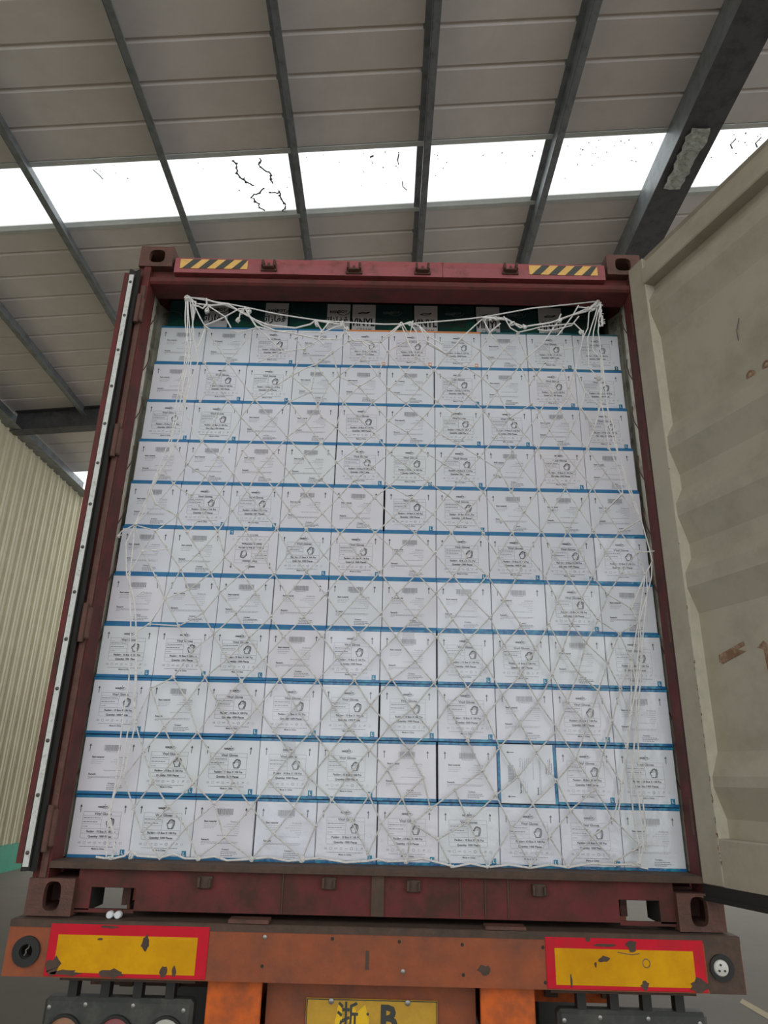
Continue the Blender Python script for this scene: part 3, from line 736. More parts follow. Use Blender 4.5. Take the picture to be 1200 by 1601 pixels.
# ---- inner glove boxes lying on the top row, near the container roof
ARAB = '\ufe97\ufe8d\ufeaf\ufe8e\ufed4\ufed7'      # qaffazat, written with presentation forms in visual order
VIN = '\ufede\ufef4\ufee8\ufef4\ufed3'
def top_box(x0, x1, kind, lab):
    w = x1 - x0; h = .20; z0 = 2.6265
    b = MB(); b.bbox((0, 0, 0), (w, .235, h), .0015)
    o = b.build('glove_box', M['navy'], None); o.location = (x0, .322, z0)
    tag(o, lab, 'box', 'dark green glove boxes lying on the top row')
    Y = -.0008
    def part(mb, name, m=None, **k):
        mb.flat = True; q = MB.build(mb, name, m, o); return q
    if kind == 'ar':
        a, c = w - .125, w - .004
        part(MB().box((a, -.0006, .004), (c, .001, h - .006)), 'white_panel', M['greyboard'])
        mb = MB(); u = (a + c) / 2
        put_text(mb, 'REEK', u - .022, .138, .022, Y, 'CENTER', .0008, M['black'])
        put_text(mb, 'BOY', u + .022, .140, .024, Y, 'CENTER', .0008, M['black'])
        mb.line2([(u + .024 + .036 * math.cos(math.pi * (1.15 + .8 * i / 9)), .154 + .028 * math.sin(math.pi * (1.15 + .8 * i / 9))) for i in range(10)], .004, Y, M['black'])
        put_text(mb, ARAB, c - .010, .078, .052, Y, 'RIGHT', .0012, M['black'])
        tag(part(mb, 'lettering'), kind='stuff')
        mb = MB(); mb.slab2([(.0, .004), (.0, .05), (.06, .085), (.12, .07), (a, .06), (a, .004)], -.0004, .0003); part(mb, 'green_swoosh', M['leafgreen'])
        mb = MB(); put_text(mb, VIN, a - .006, .078, .044, Y, 'RIGHT', .001, M['hazblk'])
        mb.line2([(.02 + .05 * math.cos(t * .5), .10 + .03 * math.sin(t * .5)) for t in range(8)], .003, Y, M['greyprint'])
        tag(part(mb, 'lettering'), kind='stuff')
    else:
        a, c = .004, .126
        part(MB().box((a, -.0006, .004), (c, .001, h - .006)), 'white_panel', M['greyboard'])
        mb = MB()
        mb.line2([(.035, .138), (.055, .146), (.075, .144), (.095, .148), (.080, .138), (.055, .136)], .005, Y, M['black'], True)
        put_text(mb, 'VINYL', .122, .062, .064, Y, 'RIGHT', .0022, M['black'], .70)
        put_text(mb, 'CREAM', .108, .030, .024, Y, 'RIGHT', .0005, M['greyprint'])
        tag(part(mb, 'lettering'), kind='stuff')
        mb = MB(); mb.slab2([(c, .004), (c, .03), (c + .06, .04), (c + .10, .075), (w, .11), (w, .004)], -.0004, .0003); part(mb, 'green_swoosh', M['leafgreen'])
        mb = MB(); put_text(mb, 'GLOVES', c + .002, .062, .064, Y, 'LEFT', .0022, M['hazblk'], .66)
        put_text(mb, 'REEK', c + .062, .138, .020, Y, 'CENTER', .0005, M['greyprint']); put_text(mb, 'BOY', c + .104, .140, .023, Y, 'CENTER', .0005, M['greyprint'])
        mb.line2([(c + .104 + .036 * math.cos(math.pi * (1.15 + .8 * i / 9)), .156 + .028 * math.sin(math.pi * (1.15 + .8 * i / 9))) for i in range(10)], .003, Y, M['greyprint'])
        tag(part(mb, 'lettering'), kind='stuff')
top_box(-1.158, -.842, 'ar', 'dark green glove box with Arabic lettering behind the knotted net corner, leftmost')
top_box(-.838, -.526, 'ar', 'dark green glove box with Arabic lettering, second from the left')
top_box(-.522, -.200, 'ar', 'dark green glove box with Arabic lettering, nearest the middle of the container')
top_box(-.196, .126, 'en', 'dark green glove box with VINYL lettering just right of the Arabic boxes')
top_box(.130, .452, 'en', 'dark green glove box with VINYL lettering, second of the four English ones')
top_box(.456, .778, 'en', 'dark green glove box with VINYL lettering behind the bunched net rope')
top_box(.782, 1.100, 'en', 'dark green glove box with VINYL lettering, rightmost beside the net corner')

# net knots, millimetres in the plane of the net
NET_CORDS=[[[-451,2098],[-366,1989],[-291,1886],[-215,1794],[-136,1707],[-42,1628],[40,1536],[137,1468],[221,1378],[300,1280],[365,1189],[448,1104],[502,994],[568,879],[629,770],[699,668],[762,560],[827,453],[887,348],[980,260]],[[1014,946],[959,828],[915,703],[869,581],[827,453],[729,376],[644,283],[567,180]],[[-832,1885],[-749,1811],[-675,1729],[-605,1646],[-538,1564],[-462,1476],[-401,1372],[-320,1283],[-236,1188],[-169,1099],[-93,1023],[-11,945],[47,846],[129,732],[202,652]],[[-190,2432],[-261,2365],[-336,2295],[-353,2151],[-451,2098],[-584,1924],[-641,1843],[-675,1729],[-726,1632],[-780,1543],[-846,1446]],[[742,2439],[659,2359],[629,2316],[515,2176],[452,2068],[396,1989],[328,1896],[261,1799],[190,1711],[121,1629],[40,1536],[-36,1464],[-105,1362],[-169,1278],[-236,1188],[-320,1091],[-398,1005],[-475,912],[-554,825],[-637,733],[-707,626],[-775,536],[-855,441],[-917,347]],[[-885,2499],[-754,2301],[-611,2106],[-447,1915],[-364,1825],[-284,1712],[-197,1630],[-114,1541],[-36,1464],[58,1378],[146,1285],[225,1202],[294,1093],[354,1010],[430,906],[489,794],[553,687],[611,579],[682,478],[729,376],[802,287],[877,204]],[[490,2493],[441,2395],[370,2302],[296,2217],[236,2113],[167,2025],[99,1948],[21,1846],[-57,1774],[-136,1707],[-197,1630],[-268,1548],[-333,1474],[-401,1372],[-457,1272],[-529,1190],[-602,1097],[-686,1010],[-766,940],[-828,834],[-912,789],[-956,656]],[[980,260],[877,204]],[[1082,1397],[1008,1308],[945,1212],[894,1104],[836,1009],[796,888],[745,773],[699,668],[611,579],[536,490],[449,423],[343,329],[228,265]],[[-736,2100],[-832,1885],[-884,1768],[-933,1673],[-998,1576],[-1076,1476]],[[1113,1549],[1021,1492],[952,1400],[885,1292],[834,1195],[784,1087],[738,978],[691,876],[629,770],[553,687],[470,595],[401,509],[295,437],[201,369],[135,317],[113,193]],[[295,437],[343,329],[411,177]],[[1109,1305],[1035,1157]],[[-912,789],[-841,641],[-775,536],[-701,439],[-614,368],[-566,253],[-456,186]],[[929,476],[887,348],[802,287],[705,186]],[[625,2494],[557,2403],[500,2326],[447,2243],[380,2145],[307,2053],[245,1948],[164,1863],[101,1778],[22,1685],[-42,1628],[-114,1541],[-187,1456],[-252,1359],[-320,1283],[-395,1181],[-458,1088],[-539,998],[-619,913],[-701,837],[-762,743],[-841,641],[-907,550],[-970,459]],[[355,2453],[283,2368],[221,2279],[156,2185],[92,2099],[13,2008],[-51,1941],[-131,1863],[-215,1794],[-284,1712],[-345,1643],[-412,1559],[-462,1476],[-525,1374],[-591,1273],[-677,1186],[-738,1098],[-832,1041]],[[-1034,1631],[-998,1576],[-899,1524],[-846,1446],[-783,1360],[-725,1270],[-677,1186],[-602,1097],[-539,998],[-475,912],[-401,836],[-330,731],[-261,641],[-188,560],[-108,489],[-32,411],[18,315],[113,193]],[[-949,1859],[-884,1768],[-797,1712],[-726,1632],[-661,1553],[-594,1463],[-525,1374],[-457,1272],[-395,1181],[-320,1091],[-242,1012],[-173,926],[-102,839],[-36,743],[42,666],[118,578],[174,478],[201,369]],[[174,478],[95,403],[18,315],[-29,211]],[[-989,1745],[-933,1673],[-848,1618],[-780,1543],[-715,1455],[-673,1341],[-591,1273],[-529,1190],[-458,1088],[-398,1005],[-324,919],[-250,838],[-184,737],[-118,654],[-34,575],[36,504],[95,403],[135,317],[228,265],[280,174]],[[89,2441],[135,2353],[221,2279],[296,2217],[380,2145],[452,2068],[574,1867],[617,1776],[681,1684],[734,1587],[794,1490],[839,1403],[885,1292],[945,1212],[1035,1157],[1058,1098]],[[982,1771],[920,1698],[853,1593],[794,1490],[733,1384],[687,1283]],[[-34,2433],[-2,2379],[86,2261],[156,2185],[236,2113],[307,2053],[396,1989]],[[742,2439],[832,2313],[848,2196],[897,2092],[952,1983],[1008,1890]],[[189,2426],[135,2353],[86,2261],[10,2173],[-63,2101],[-127,2019]],[[-444,2442],[-397,2380],[-336,2295],[-268,2198],[-199,2103],[-127,2019],[-51,1941],[21,1846],[101,1778],[190,1711],[278,1646],[364,1573],[431,1472],[492,1367],[563,1274]],[[-949,1859],[-989,1745],[-1034,1631]],[[431,1472],[357,1364],[300,1280],[225,1202],[139,1101],[60,1018],[-11,945],[-102,839],[-184,737],[-261,641],[-337,557],[-412,451],[-474,360],[-566,253],[-657,184]],[[355,2453],[441,2395],[500,2326]],[[-865,2298],[-809,2198],[-736,2100],[-666,2012],[-584,1924],[-503,1834],[-425,1741],[-345,1643],[-268,1548],[-187,1456],[-105,1362],[-12,1290],[61,1195],[139,1101],[228,1018],[288,921],[349,819],[419,715],[470,595],[536,490],[589,394],[644,283],[705,186]],[[-451,2235],[-353,2151],[-317,2078],[-299,2023],[-228,1970],[-131,1863],[-57,1774],[22,1685],[121,1629],[213,1556],[294,1474],[357,1364],[442,1284],[509,1180],[574,1076],[629,980],[691,876],[745,773],[815,685],[869,581],[929,476]],[[-970,459],[-917,347],[-872,263],[-795,181]],[[574,1076],[502,994],[430,906],[349,819],[271,750],[202,652],[118,578],[36,504],[-32,411],[-93,318]],[[-641,1843],[-561,1746],[-487,1660],[-412,1559],[-333,1474],[-252,1359],[-169,1278],[-88,1195],[-4,1110],[60,1018],[141,918],[216,835],[271,750],[345,618],[401,509],[449,423],[505,312],[567,180]],[[-828,834],[-762,743],[-707,626],[-638,536],[-549,448],[-474,360],[-383,271],[-271,190]],[[89,2441],[-2,2379],[-45,2249],[-130,2184],[-199,2103],[-228,1970],[-291,1886],[-364,1825],[-425,1741],[-487,1660],[-538,1564],[-594,1463],[-673,1341],[-725,1270],[-808,1195]],[[189,2426],[283,2368],[370,2302],[447,2243],[515,2176],[567,2035],[689,1882],[730,1775],[799,1689],[853,1593],[906,1495],[952,1400],[1008,1308]],[[-34,2433],[-111,2347],[-228,2240],[-268,2198],[-317,2078],[-366,1989],[-447,1915],[-503,1834],[-561,1746],[-605,1646],[-661,1553],[-715,1455],[-783,1360],[-854,1284],[-904,1153],[-952,1046]],[[-984,1451],[-854,1284],[-808,1195],[-738,1098],[-686,1010],[-619,913],[-554,825],[-481,724],[-411,638],[-337,557],[-263,469],[-171,394],[-93,318],[-29,211]],[[-397,2380],[-451,2235],[-611,2106],[-666,2012],[-749,1811],[-797,1712],[-848,1618],[-899,1524],[-984,1451],[-1027,1359],[-1075,1254]],[[-637,2498],[-754,2301],[-809,2198],[-862,2089]],[[670,2110],[707,2071],[746,1978],[794,1885],[853,1790],[920,1698],[966,1589],[1021,1492],[1082,1397],[1109,1305]],[[885,2300],[924,2177],[984,2111]],[[1046,1666],[966,1589],[906,1495],[839,1403],[786,1290],[732,1182],[690,1083],[629,980],[568,879],[489,794],[419,715],[345,618]],[[745,2332],[703,2268],[667,2212]],[[-956,656],[-907,550],[-855,441],[-785,356],[-710,285],[-657,184]],[[670,2110],[567,2035],[425,1834],[352,1746],[278,1646],[213,1556],[137,1468],[58,1378],[-12,1290],[-88,1195],[-169,1099],[-242,1012],[-324,919],[-401,836],[-481,724],[-561,629],[-638,536],[-701,439],[-785,356],[-872,263]],[[690,1083],[738,978],[796,888],[870,819],[915,703],[962,609]],[[924,2177],[897,2092],[843,1977],[794,1885],[730,1775],[681,1684],[611,1575],[554,1478],[492,1367],[442,1284],[365,1189],[294,1093],[228,1018],[141,918],[47,846],[-36,743],[-118,654],[-188,560],[-263,469],[-312,363],[-383,271],[-456,186]],[[885,2300],[848,2196],[799,2083],[746,1978],[689,1882],[617,1776],[559,1668]],[[-549,448],[-614,368],[-710,285],[-795,181]],[[-190,2432],[-111,2347],[-45,2249],[10,2173],[92,2099],[167,2025],[245,1948],[328,1896],[425,1834],[510,1773],[559,1668],[611,1575],[682,1490],[733,1384],[786,1290],[834,1195],[894,1104],[976,1050],[1014,946]],[[-1076,1476],[-1027,1359],[-956,1249],[-904,1153],[-832,1041],[-766,940],[-701,837],[-637,733],[-561,629]],[[1058,1098],[976,1050],[917,928],[870,819],[815,685],[762,560],[682,478],[589,394],[505,312],[411,177]],[[490,2493],[557,2403],[629,2316],[667,2212]],[[-412,451],[-312,363],[-229,299]],[[-261,2365],[-228,2240],[-130,2184],[-63,2101],[13,2008],[99,1948],[164,1863],[261,1799],[352,1746],[436,1663],[554,1478],[616,1382],[687,1283],[732,1182],[784,1087],[836,1009],[917,928],[959,828],[989,724]],[[832,2313],[769,2174],[707,2071],[574,1867],[510,1773],[436,1663],[364,1573],[294,1474],[221,1378],[146,1285],[61,1195],[-4,1110],[-93,1023],[-173,926],[-250,838],[-330,731],[-411,638]],[[625,2494],[659,2359],[703,2268],[769,2174],[799,2083],[843,1977],[912,1887],[982,1771],[1046,1666],[1113,1549]],[[984,2111],[952,1983],[912,1887],[853,1790],[799,1689],[734,1587],[682,1490],[616,1382],[563,1274],[509,1180],[448,1104],[354,1010],[288,921],[216,835],[129,732],[42,666],[-34,575],[-108,489],[-171,394],[-229,299],[-271,190]]]
NET_EXTRA={"left":[[[-991,2663],[-967,2466],[-961,2287],[-972,2087],[-974,1915],[-992,1831],[-1027,1662],[-1077,1477],[-1066,1254],[-1029,1045],[-1003,828],[-1005,655],[-998,421],[-1006,314],[-993,175]],[[-977,2652],[-936,2467],[-930,2184],[-940,2088],[-931,1916],[-950,1858],[-990,1746],[-1031,1646],[-999,1577],[-899,1523],[-845,1447]],[[-987,2659],[-943,2394],[-959,2193],[-926,2048],[-886,1957],[-834,1886]],[[-965,2630],[-945,2540],[-946,2467],[-914,2377],[-896,2299],[-935,2048]],[[-997,2659],[-983,2521],[-941,2323],[-950,2194],[-956,2048],[-970,1883],[-975,1787],[-1011,1708],[-1038,1616],[-1047,1540],[-1077,1477],[-984,1453],[-913,1373]],[[-1077,1477],[-1130,1444],[-1141,1426]],[[-1077,1477],[-1103,1392],[-1076,1251],[-1028,1142],[-1008,1045],[-974,829],[-971,754],[-954,656],[-970,458],[-998,390],[-1001,314],[-972,255],[-969,176]],[[-1027,1359],[-1074,1254],[-1040,1152],[-999,1183]],[[-913,1373],[-1027,1359]],[[-953,1046],[-1002,1016],[-979,828],[-965,680],[-979,620],[-980,458],[-1001,376]],[[-807,1196],[-904,1153],[-953,1046],[-831,1041]],[[-1010,313],[-979,266],[-967,223],[-969,174]]],"right":[[[1020,2681],[977,2620],[964,2531],[935,2472],[892,2308],[851,2155],[799,2083]],[[1026,2674],[984,2546],[959,2473],[952,2309],[996,2254],[990,2111],[953,1991],[910,1886]],[[1031,2659],[990,2510],[979,2409],[1011,2359],[994,2124],[1003,2025],[1009,1895],[1045,1760],[1048,1671],[968,1591]],[[1034,2659],[1012,2510],[1017,2360],[1021,2125],[1021,1999],[1043,1889],[1089,1684],[1117,1552],[1130,1470],[1143,1359]],[[1012,2367],[1018,2227],[1021,2091],[1037,2009],[1049,1864],[1074,1708],[1114,1549],[1019,1491]],[[1159,1407],[1081,1397]],[[1143,1359],[1110,1304],[1058,1098],[1014,946],[989,725]],[[1143,1359],[1133,1294],[1108,1216],[1061,1096],[1060,985],[1027,847],[989,725],[963,610],[984,478],[991,364],[987,261],[966,196]],[[1007,1305],[1110,1304],[1109,1227],[1081,1091],[1050,924],[1041,857],[1012,702],[1000,515],[1004,370],[996,233]],[[1109,1302],[1035,1157],[1058,1098],[1051,1001],[1016,817],[965,610],[930,477],[908,373]],[[1014,946],[1024,862],[1009,699],[964,478],[961,369],[973,260],[966,192]],[[885,2300],[924,2177],[897,2092],[953,1991]],[[984,2111],[924,2177]]],"swag":[[[-991,2667],[-904,2650],[-786,2630],[-702,2613],[-521,2572],[-332,2543],[-21,2528],[103,2534],[399,2570],[524,2595],[697,2637],[1020,2685]],[[-991,2667],[-943,2634],[-870,2624],[-785,2626],[-725,2586],[-643,2540],[-578,2504],[-446,2489],[-378,2527],[-353,2539],[-269,2529],[-222,2527],[-202,2476]],[[-944,2638],[-946,2577],[-948,2540],[-953,2607],[-932,2619],[-905,2597],[-889,2624],[-892,2654]],[[-890,2631],[-880,2598],[-887,2579]],[[-967,2645],[-884,2497],[-800,2558],[-726,2594],[-673,2595]],[[-886,2624],[-794,2558],[-756,2486]],[[-729,2527],[-721,2575],[-692,2606]],[[-702,2609],[-636,2499],[-545,2479],[-449,2474]],[[-985,2667],[-901,2654],[-801,2626],[-696,2583],[-609,2511],[-545,2476],[-445,2460],[-326,2444],[-240,2439]],[[-443,2442],[-402,2475],[-312,2466],[-253,2511],[-222,2512]],[[-350,2539],[-319,2481],[-332,2433],[-306,2409]],[[-285,2533],[-316,2481],[-326,2444]],[[-226,2534],[-206,2502],[-234,2446],[-227,2425]],[[-202,2483],[-166,2437],[-80,2424],[-34,2433],[18,2474],[57,2518],[103,2545],[150,2524],[190,2427]],[[-132,2438],[-94,2395],[-99,2367]],[[-194,2433],[-142,2445],[-85,2410],[-49,2414]],[[-19,2447],[42,2518],[66,2533],[104,2468],[119,2546]],[[66,2526],[111,2400],[129,2361]],[[103,2541],[135,2484],[144,2419],[160,2437]],[[190,2427],[282,2368]],[[150,2524],[203,2467],[258,2418]],[[282,2368],[356,2456],[455,2568],[492,2580],[570,2574],[600,2549],[655,2535],[739,2537],[818,2569],[915,2615],[986,2651]],[[455,2568],[526,2569],[585,2567],[636,2524],[692,2533],[786,2557],[882,2592],[979,2635]],[[461,2568],[490,2499],[504,2466]],[[558,2578],[589,2519],[625,2494],[738,2526],[880,2559],[897,2544],[932,2512],[938,2472]],[[722,2519],[752,2501],[808,2513],[888,2548],[922,2589]],[[927,2657],[891,2592],[846,2525],[806,2469]],[[836,2599],[818,2561],[742,2439],[659,2359]],[[490,2491],[541,2544]],[[927,2657],[964,2643],[994,2632]],[[816,2434],[838,2409],[878,2406],[894,2417]],[[1029,2674],[1034,2622],[1016,2566],[1024,2540]],[[-884,2497],[-908,2377]],[[-884,2497],[-854,2476]],[[-636,2499],[-723,2464],[-755,2482]],[[-636,2499],[-576,2439],[-506,2375]],[[-616,2295],[-505,2358],[-397,2381],[-311,2445]],[[-451,2236],[-378,2272],[-337,2294],[-261,2367]]],"hem":[[[-1031,179],[-993,175],[-969,174],[-926,185],[-905,203],[-879,186],[-795,182],[-745,195],[-701,181],[-656,182],[-595,190],[-547,178],[-455,185],[-395,192],[-323,181],[-272,186],[-206,194],[-111,181],[-29,187],[6,195],[42,187],[113,191],[171,200],[242,185],[291,175],[348,187],[411,176],[489,186],[566,177],[642,189],[705,182],[795,197],[877,194],[936,196],[966,190],[998,184]]]}
BIG=[(-0.987,2.652,1.1),(-0.885,2.586,0.8),(-0.713,2.583,0.8),(-0.679,2.587,0.8),(-0.728,2.538,0.8),(-0.222,2.527,0.8),(-0.199,2.495,0.8),(-0.345,2.521,0.8),(0.06,2.526,0.8),(0.109,2.534,0.8),(0.466,2.568,0.8),(0.491,2.569,0.8),(0.522,2.573,0.8),(0.598,2.545,0.8),(0.659,2.528,0.8),(0.828,2.569,0.8),(0.992,2.643,1.2),(1.016,2.663,1.3),(0.97,2.635,0.8),(0.931,2.502,0.8),(0.99,2.248,0.8),(-0.166,2.43,0.62),(-1.073,1.474,0.62),(-1.134,1.423,0.62),(-0.899,0.182,0.62),(-0.975,0.176,0.62),(-0.654,0.183,0.62),(-0.454,0.186,0.62),(-0.27,0.185,0.62),(0.112,0.189,0.62),(0.963,0.199,0.62),(0.975,0.261,0.62),(-0.043,1.625,0.62),(0.507,1.738,0.62),(0.508,1.526,0.62),(-0.283,1.708,0.62)]
TIE=(1.032,2.674)
TIEL=(-0.988,2.659)

# ================================================================== CARGO NET
NET = thing('cargo_net', 'white knotted rope cargo net stretched over the cartons', 'net', (0, .09, .17))
def w2(p, y=.09):
    return (p[0] / 1000, y, p[1] / 1000)
def netp(mb_pts, r, parent=NET, name='cord', jit=.0, y0=.088, seg=3, m='rope'):
    # slight sag between knots and small kinks
    P = [Vector(p) for p in mb_pts]; Q = []
    for a, b in zip(P, P[1:]):
        L = (b - a).length; k = max(1, min(seg, int(L / .045)))
        for i in range(k):
            t = i / k; q = a.lerp(b, t); q.z -= 4 * t * (1 - t) * L * .004
            if i: q.x += rn.uniform(-jit, jit)
            Q.append(q)
    Q.append(P[-1])
    mb = MB(); mb.tube(Q, r, 6)
    o = mb.build(name, M[m], None, smooth=True); o.parent = parent; o.location = (0, -.09, -.17)
    return o
rn = random.Random(11)
knotpts = set()
def ny(p):      # the net lies close to the carton fronts, which lean back towards the top
    z = p[1] / 1000
    return .088
for ch in NET_CORDS:
    netp([w2(p, ny(p)) for p in ch], .0028, jit=.0005, m='cordgrey')
    for p in ch: knotpts.add(tuple(p))
for p in NET_EXTRA['left'][:]: netp([w2(q, .086 + rn.uniform(-.006, .004)) for q in p], .0029, jit=.002)
for p in NET_EXTRA['right'][:]: netp([w2(q, .086 + rn.uniform(-.006, .004)) for q in p], .0029, jit=.002)
for i, p in enumerate(NET_EXTRA['swag']):
    thick = i in (1, 2, 7, 8, 12, 19, 20, 22)
    netp([w2(q, .080 + (.0 if i == 0 else rn.uniform(-.012, .012))) for q in p], .0044 if thick else .0034, name='head_rope' if thick or i == 0 else 'cord', jit=.003)
for p in NET_EXTRA['hem']: netp([w2(q, .088) for q in p], .0040, name='hem_rope', jit=.002)
# twisted bundle where the two top corners are tied
def knot_mesh(r, seed, wraps=3):
    rr = random.Random(seed); mb = MB()
    pts = []
    n = 10 * wraps
    for i in range(n):
        a = 2 * math.pi * i / 10; k = i / n
        pts.append((r * math.cos(a) * (1 + .3 * math.sin(k * 9)), r * .7 * math.sin(a * 1.0), (k - .5) * r * 1.8 + r * .5 * math.sin(a * 2 + seed)))
    mb.tube(pts, r * .42, 6); return mb.mesh('knot', M['rope'], True)
kn = [knot_mesh(.0054, s, 2) for s in range(3)]
for i, p in enumerate(sorted(knotpts)):
    link('knot', kn[i % 3], NET, (p[0] / 1000, ny(p) - .09 - .0015, p[1] / 1000 - .17), (rn.uniform(0, 3), rn.uniform(0, 3), 0))
bk = [knot_mesh(.0105, s + 5, 3) for s in range(3)]
for i, (x, z, s) in enumerate(BIG):
    o = link('knot', bk[i % 3], NET, (x - 0, .080 - .09, z - .17), (rn.uniform(0, 3), rn.uniform(0, 3), 0)); o.scale = (s, s, s)
# the frayed lashing that hangs from the right top corner
mb = MB(); x, z = TIE
pts = [(x + rn.uniform(-.005, .005), .078 + rn.uniform(-.006, .006), z - i * .012) for i in range(12)]
mb.tube(pts, .006, 6)
for i in range(20): 
    a = rn.uniform(0, 6.28); q = pts[rn.randrange(12)]
    mb.tube([q, (q[0] + .014 * math.cos(a), q[1] - .006, q[2] + .010 * math.sin(a) - .006)], .0022, 4)
o = mb.build('lashing', M['rope'], NET, smooth=True); o.location = (0, -.09, -.17)
for s, (x, z) in ((-1, TIEL), (1, TIE)):
    mb = MB(); mb.tube([(x, .08, z), (x + .0, .10, z + .02), (x + .01 * s, .115, z + .035), (x + .02 * s, .125, z + .03)], .007, 6)
    o = mb.build('tie_end', M['rope'], NET, smooth=True); o.location = (0, -.09, -.17)

# ================================================================== TRAILER
TR = thing('container_trailer', 'orange and rust brown trailer tail under the container', 'trailer', (0, 0, GROUND))
def tp(mb, name, m, parent=None, smooth=False):
    o = mb.build(name, m, parent or TR, smooth=smooth)
    if parent is None: o.location = (0, 0, -GROUND)
    return o
YB = -.045
# rear beam with round holes for the side lamps at both ends
hol = []
me_holes = [(-1.168, -.098, .030), (1.166, -.096, .030)]
def beam_mesh():
    o = link('c', MB().box((-1.240, YB, -.172), (1.240, YB + .012, -.006)).mesh('c')); cs = []
    for x, z, r in me_holes:
        c = link('c', MB().cyl((x, YB - .02, z), r, .06, 'y', 24).mesh('c')); cs.append(c)
        md = o.modifiers.new('b', 'BOOLEAN'); md.operation = 'DIFFERENCE'; md.object = c; md.solver = 'EXACT'
    bpy.context.view_layer.update()
    me = bpy.data.meshes.new_from_object(o.evaluated_get(bpy.context.evaluated_depsgraph_get()))
    for c in cs + [o]: bpy.data.objects.remove(c)
    me.materials.clear(); me.materials.append(M['orangepaint']); return me
rb = link('rear_beam', beam_mesh(), TR, (0, 0, -GROUND))
tp(MB().box((-1.240, YB + .012, -.016), (1.240, .20, -.004)), 'deck_plate', M['brown'])
tp(MB().box((-1.1, YB + .012, -.172), (1.1, .20, -.160)), 'bottom_plate', M['brown'])
tp(MB().box((-1.240, YB - .002, -.026), (1.240, YB, -.004)), 'top_edge', M['brown'])
tp(MB().box((1.118, YB - .0015, -.172), (1.238, YB, -.026)), 'end_plate', M['brown'])
for s in (-1, 1):
    tp(MB().box((s * 1.240, YB + .012, -.172), (s * 1.228, .20, -.016)), 'end_plate', M['brown'])
# steel packers lying on the beam
tp(MB().bbox((-.50, YB + .002, -.004), (-.36, .02, .010), .002), 'packer_plate', M['rust'])
tp(MB().bbox((.38, YB + .002, -.004), (.52, .02, .008), .002), 'packer_plate', M['rust'])
# left hole: black grommet, lamp gone; right: white lens
mb = MB(); mb.lathe((-1.168, YB, -.098), [(.046, 0), (.046, -.006), (.040, -.010), (.028, -.008), (.024, .0), (.024, .04), (.046, .04)], 'y', 28) if 0 else None
mb.ring((-1.168, YB, -.098), .046, .022, -.010, 'y', 28); mb.ring((-1.168, YB, -.098), .030, .020, .035, 'y', 28)
gr = tp(mb, 'lamp_grommet', M['black'], smooth=True); gr['label'] = 'black rubber ring of a missing side lamp'
MB().tube([(-1.160, YB - .004, -.075), (-1.163, YB - .002, -.088), (-1.172, YB, -.095), (-1.170, YB, -.104), (-1.176, YB + .002, -.112)], .0025, 5).build('loose_wire', M['steel'], gr)
mb = MB(); mb.ring((1.166, YB - .0015, -.096), .040, .024, -.008, 'y', 28)
gr = tp(mb, 'lamp_grommet', M['black'], smooth=True)
mb = MB(); mb.lathe((1.162, YB + .004, -.096), [(.026, 0), (.026, -.012), (.022, -.018), (.010, -.021), (.001, -.0215)], 'y', 24); ln = mb.build('lamp_lens', M['lenswhite'], gr, smooth=True); ln['label'] = 'round white side lamp lens'
mb = MB()
for dx, dz in ((-.004, .011), (-.010, -.006), (.008, -.006)): mb.cyl((1.162 + dx, YB - .017, -.096 + dz), .0032, -.0012 - .002, 'y', 8)
tag(mb.build('lens_screw', M['hole'], gr), kind='stuff')
# reflective panels: red border, yellow field, peeled patches
def reflector(x0, x1, zt0, zt1, peels, lab):
    """zt: bottom, top; the panel follows the slight tilt of the beam"""
    b = tp(MB().bbox((x0, YB - .004, zt0), (x1, YB, zt1), .001), 'reflector_panel', M['reflred']); b['label'] = lab
    MB().box((x0 + .030, YB - .0050, zt0 + .012), (x1 - .037, YB - .0038, zt1 - .032)).build('yellow_field', M['reflyel'], b)
    for pl in peels:
        MB().slab2(pl, YB - .0047, .0012).build('peeled_patch', M['brown'], b)
def blob(cx, cz, rx, rz_, seed, n=14):
    r = random.Random(seed)
    return [(cx + rx * (1 + r.uniform(-.35, .3)) * math.cos(2 * math.pi * i / n), cz + rz_ * (1 + r.uniform(-.4, .35)) * math.sin(2 * math.pi * i / n)) for i in range(n)]
reflector(-1.098, -.558, -.168, -.014, [blob(-1.070, -.140, .026, .028, 1), blob(-1.025, -.157, .045, .009, 2), blob(-.870, -.156, .040, .013, 3), blob(-.770, -.064, .014, .022, 4), blob(-.700, -.150, .013, .018, 5), blob(-.664, -.146, .007, .015, 6), blob(-.925, -.057, .010, .004, 7), blob(-.90, -.020, .040, .004, 8)], 'worn red and yellow reflective panel at the left end')
reflector(.580, 1.112, -.168, -.018, [blob(.775, -.080, .018, .010, 11), blob(.660, -.145, .004, .020, 12), blob(.870, -.036, .018, .018, 13), blob(.905, -.152, .014, .013, 14), blob(1.085, -.150, .030, .020, 15), blob(.725, -.022, .008, .008, 16), blob(.78, -.038, .035, .005, 17), blob(.745, -.095, .004, .008, 18)], 'worn red and yellow reflective panel at the right end')
mb = MB(); mb.line2([(.915 + .012 * math.cos(a * .62), -.088 + .013 * math.sin(a * .62)) for a in range(11)], .003, YB - .0056, M['rustspot']); mb.line2([(.822, -.058), (.85, -.062), (.87, -.064), (.895, -.060)], .003, YB - .0056, M['rustspot'])
mb.flat = True; tp(mb, 'scuff_mark', None)
sb = MB().lathe((0, 0, 0), [(.0075, 0), (.007, -.003), (.003, -.0045)], 'y', 10).mesh('bolt', M['steel'], True)
db = MB().lathe((0, 0, 0), [(.006, .0005), (.005, -.0012)], 'y', 10).mesh('bolt', M['hole'])
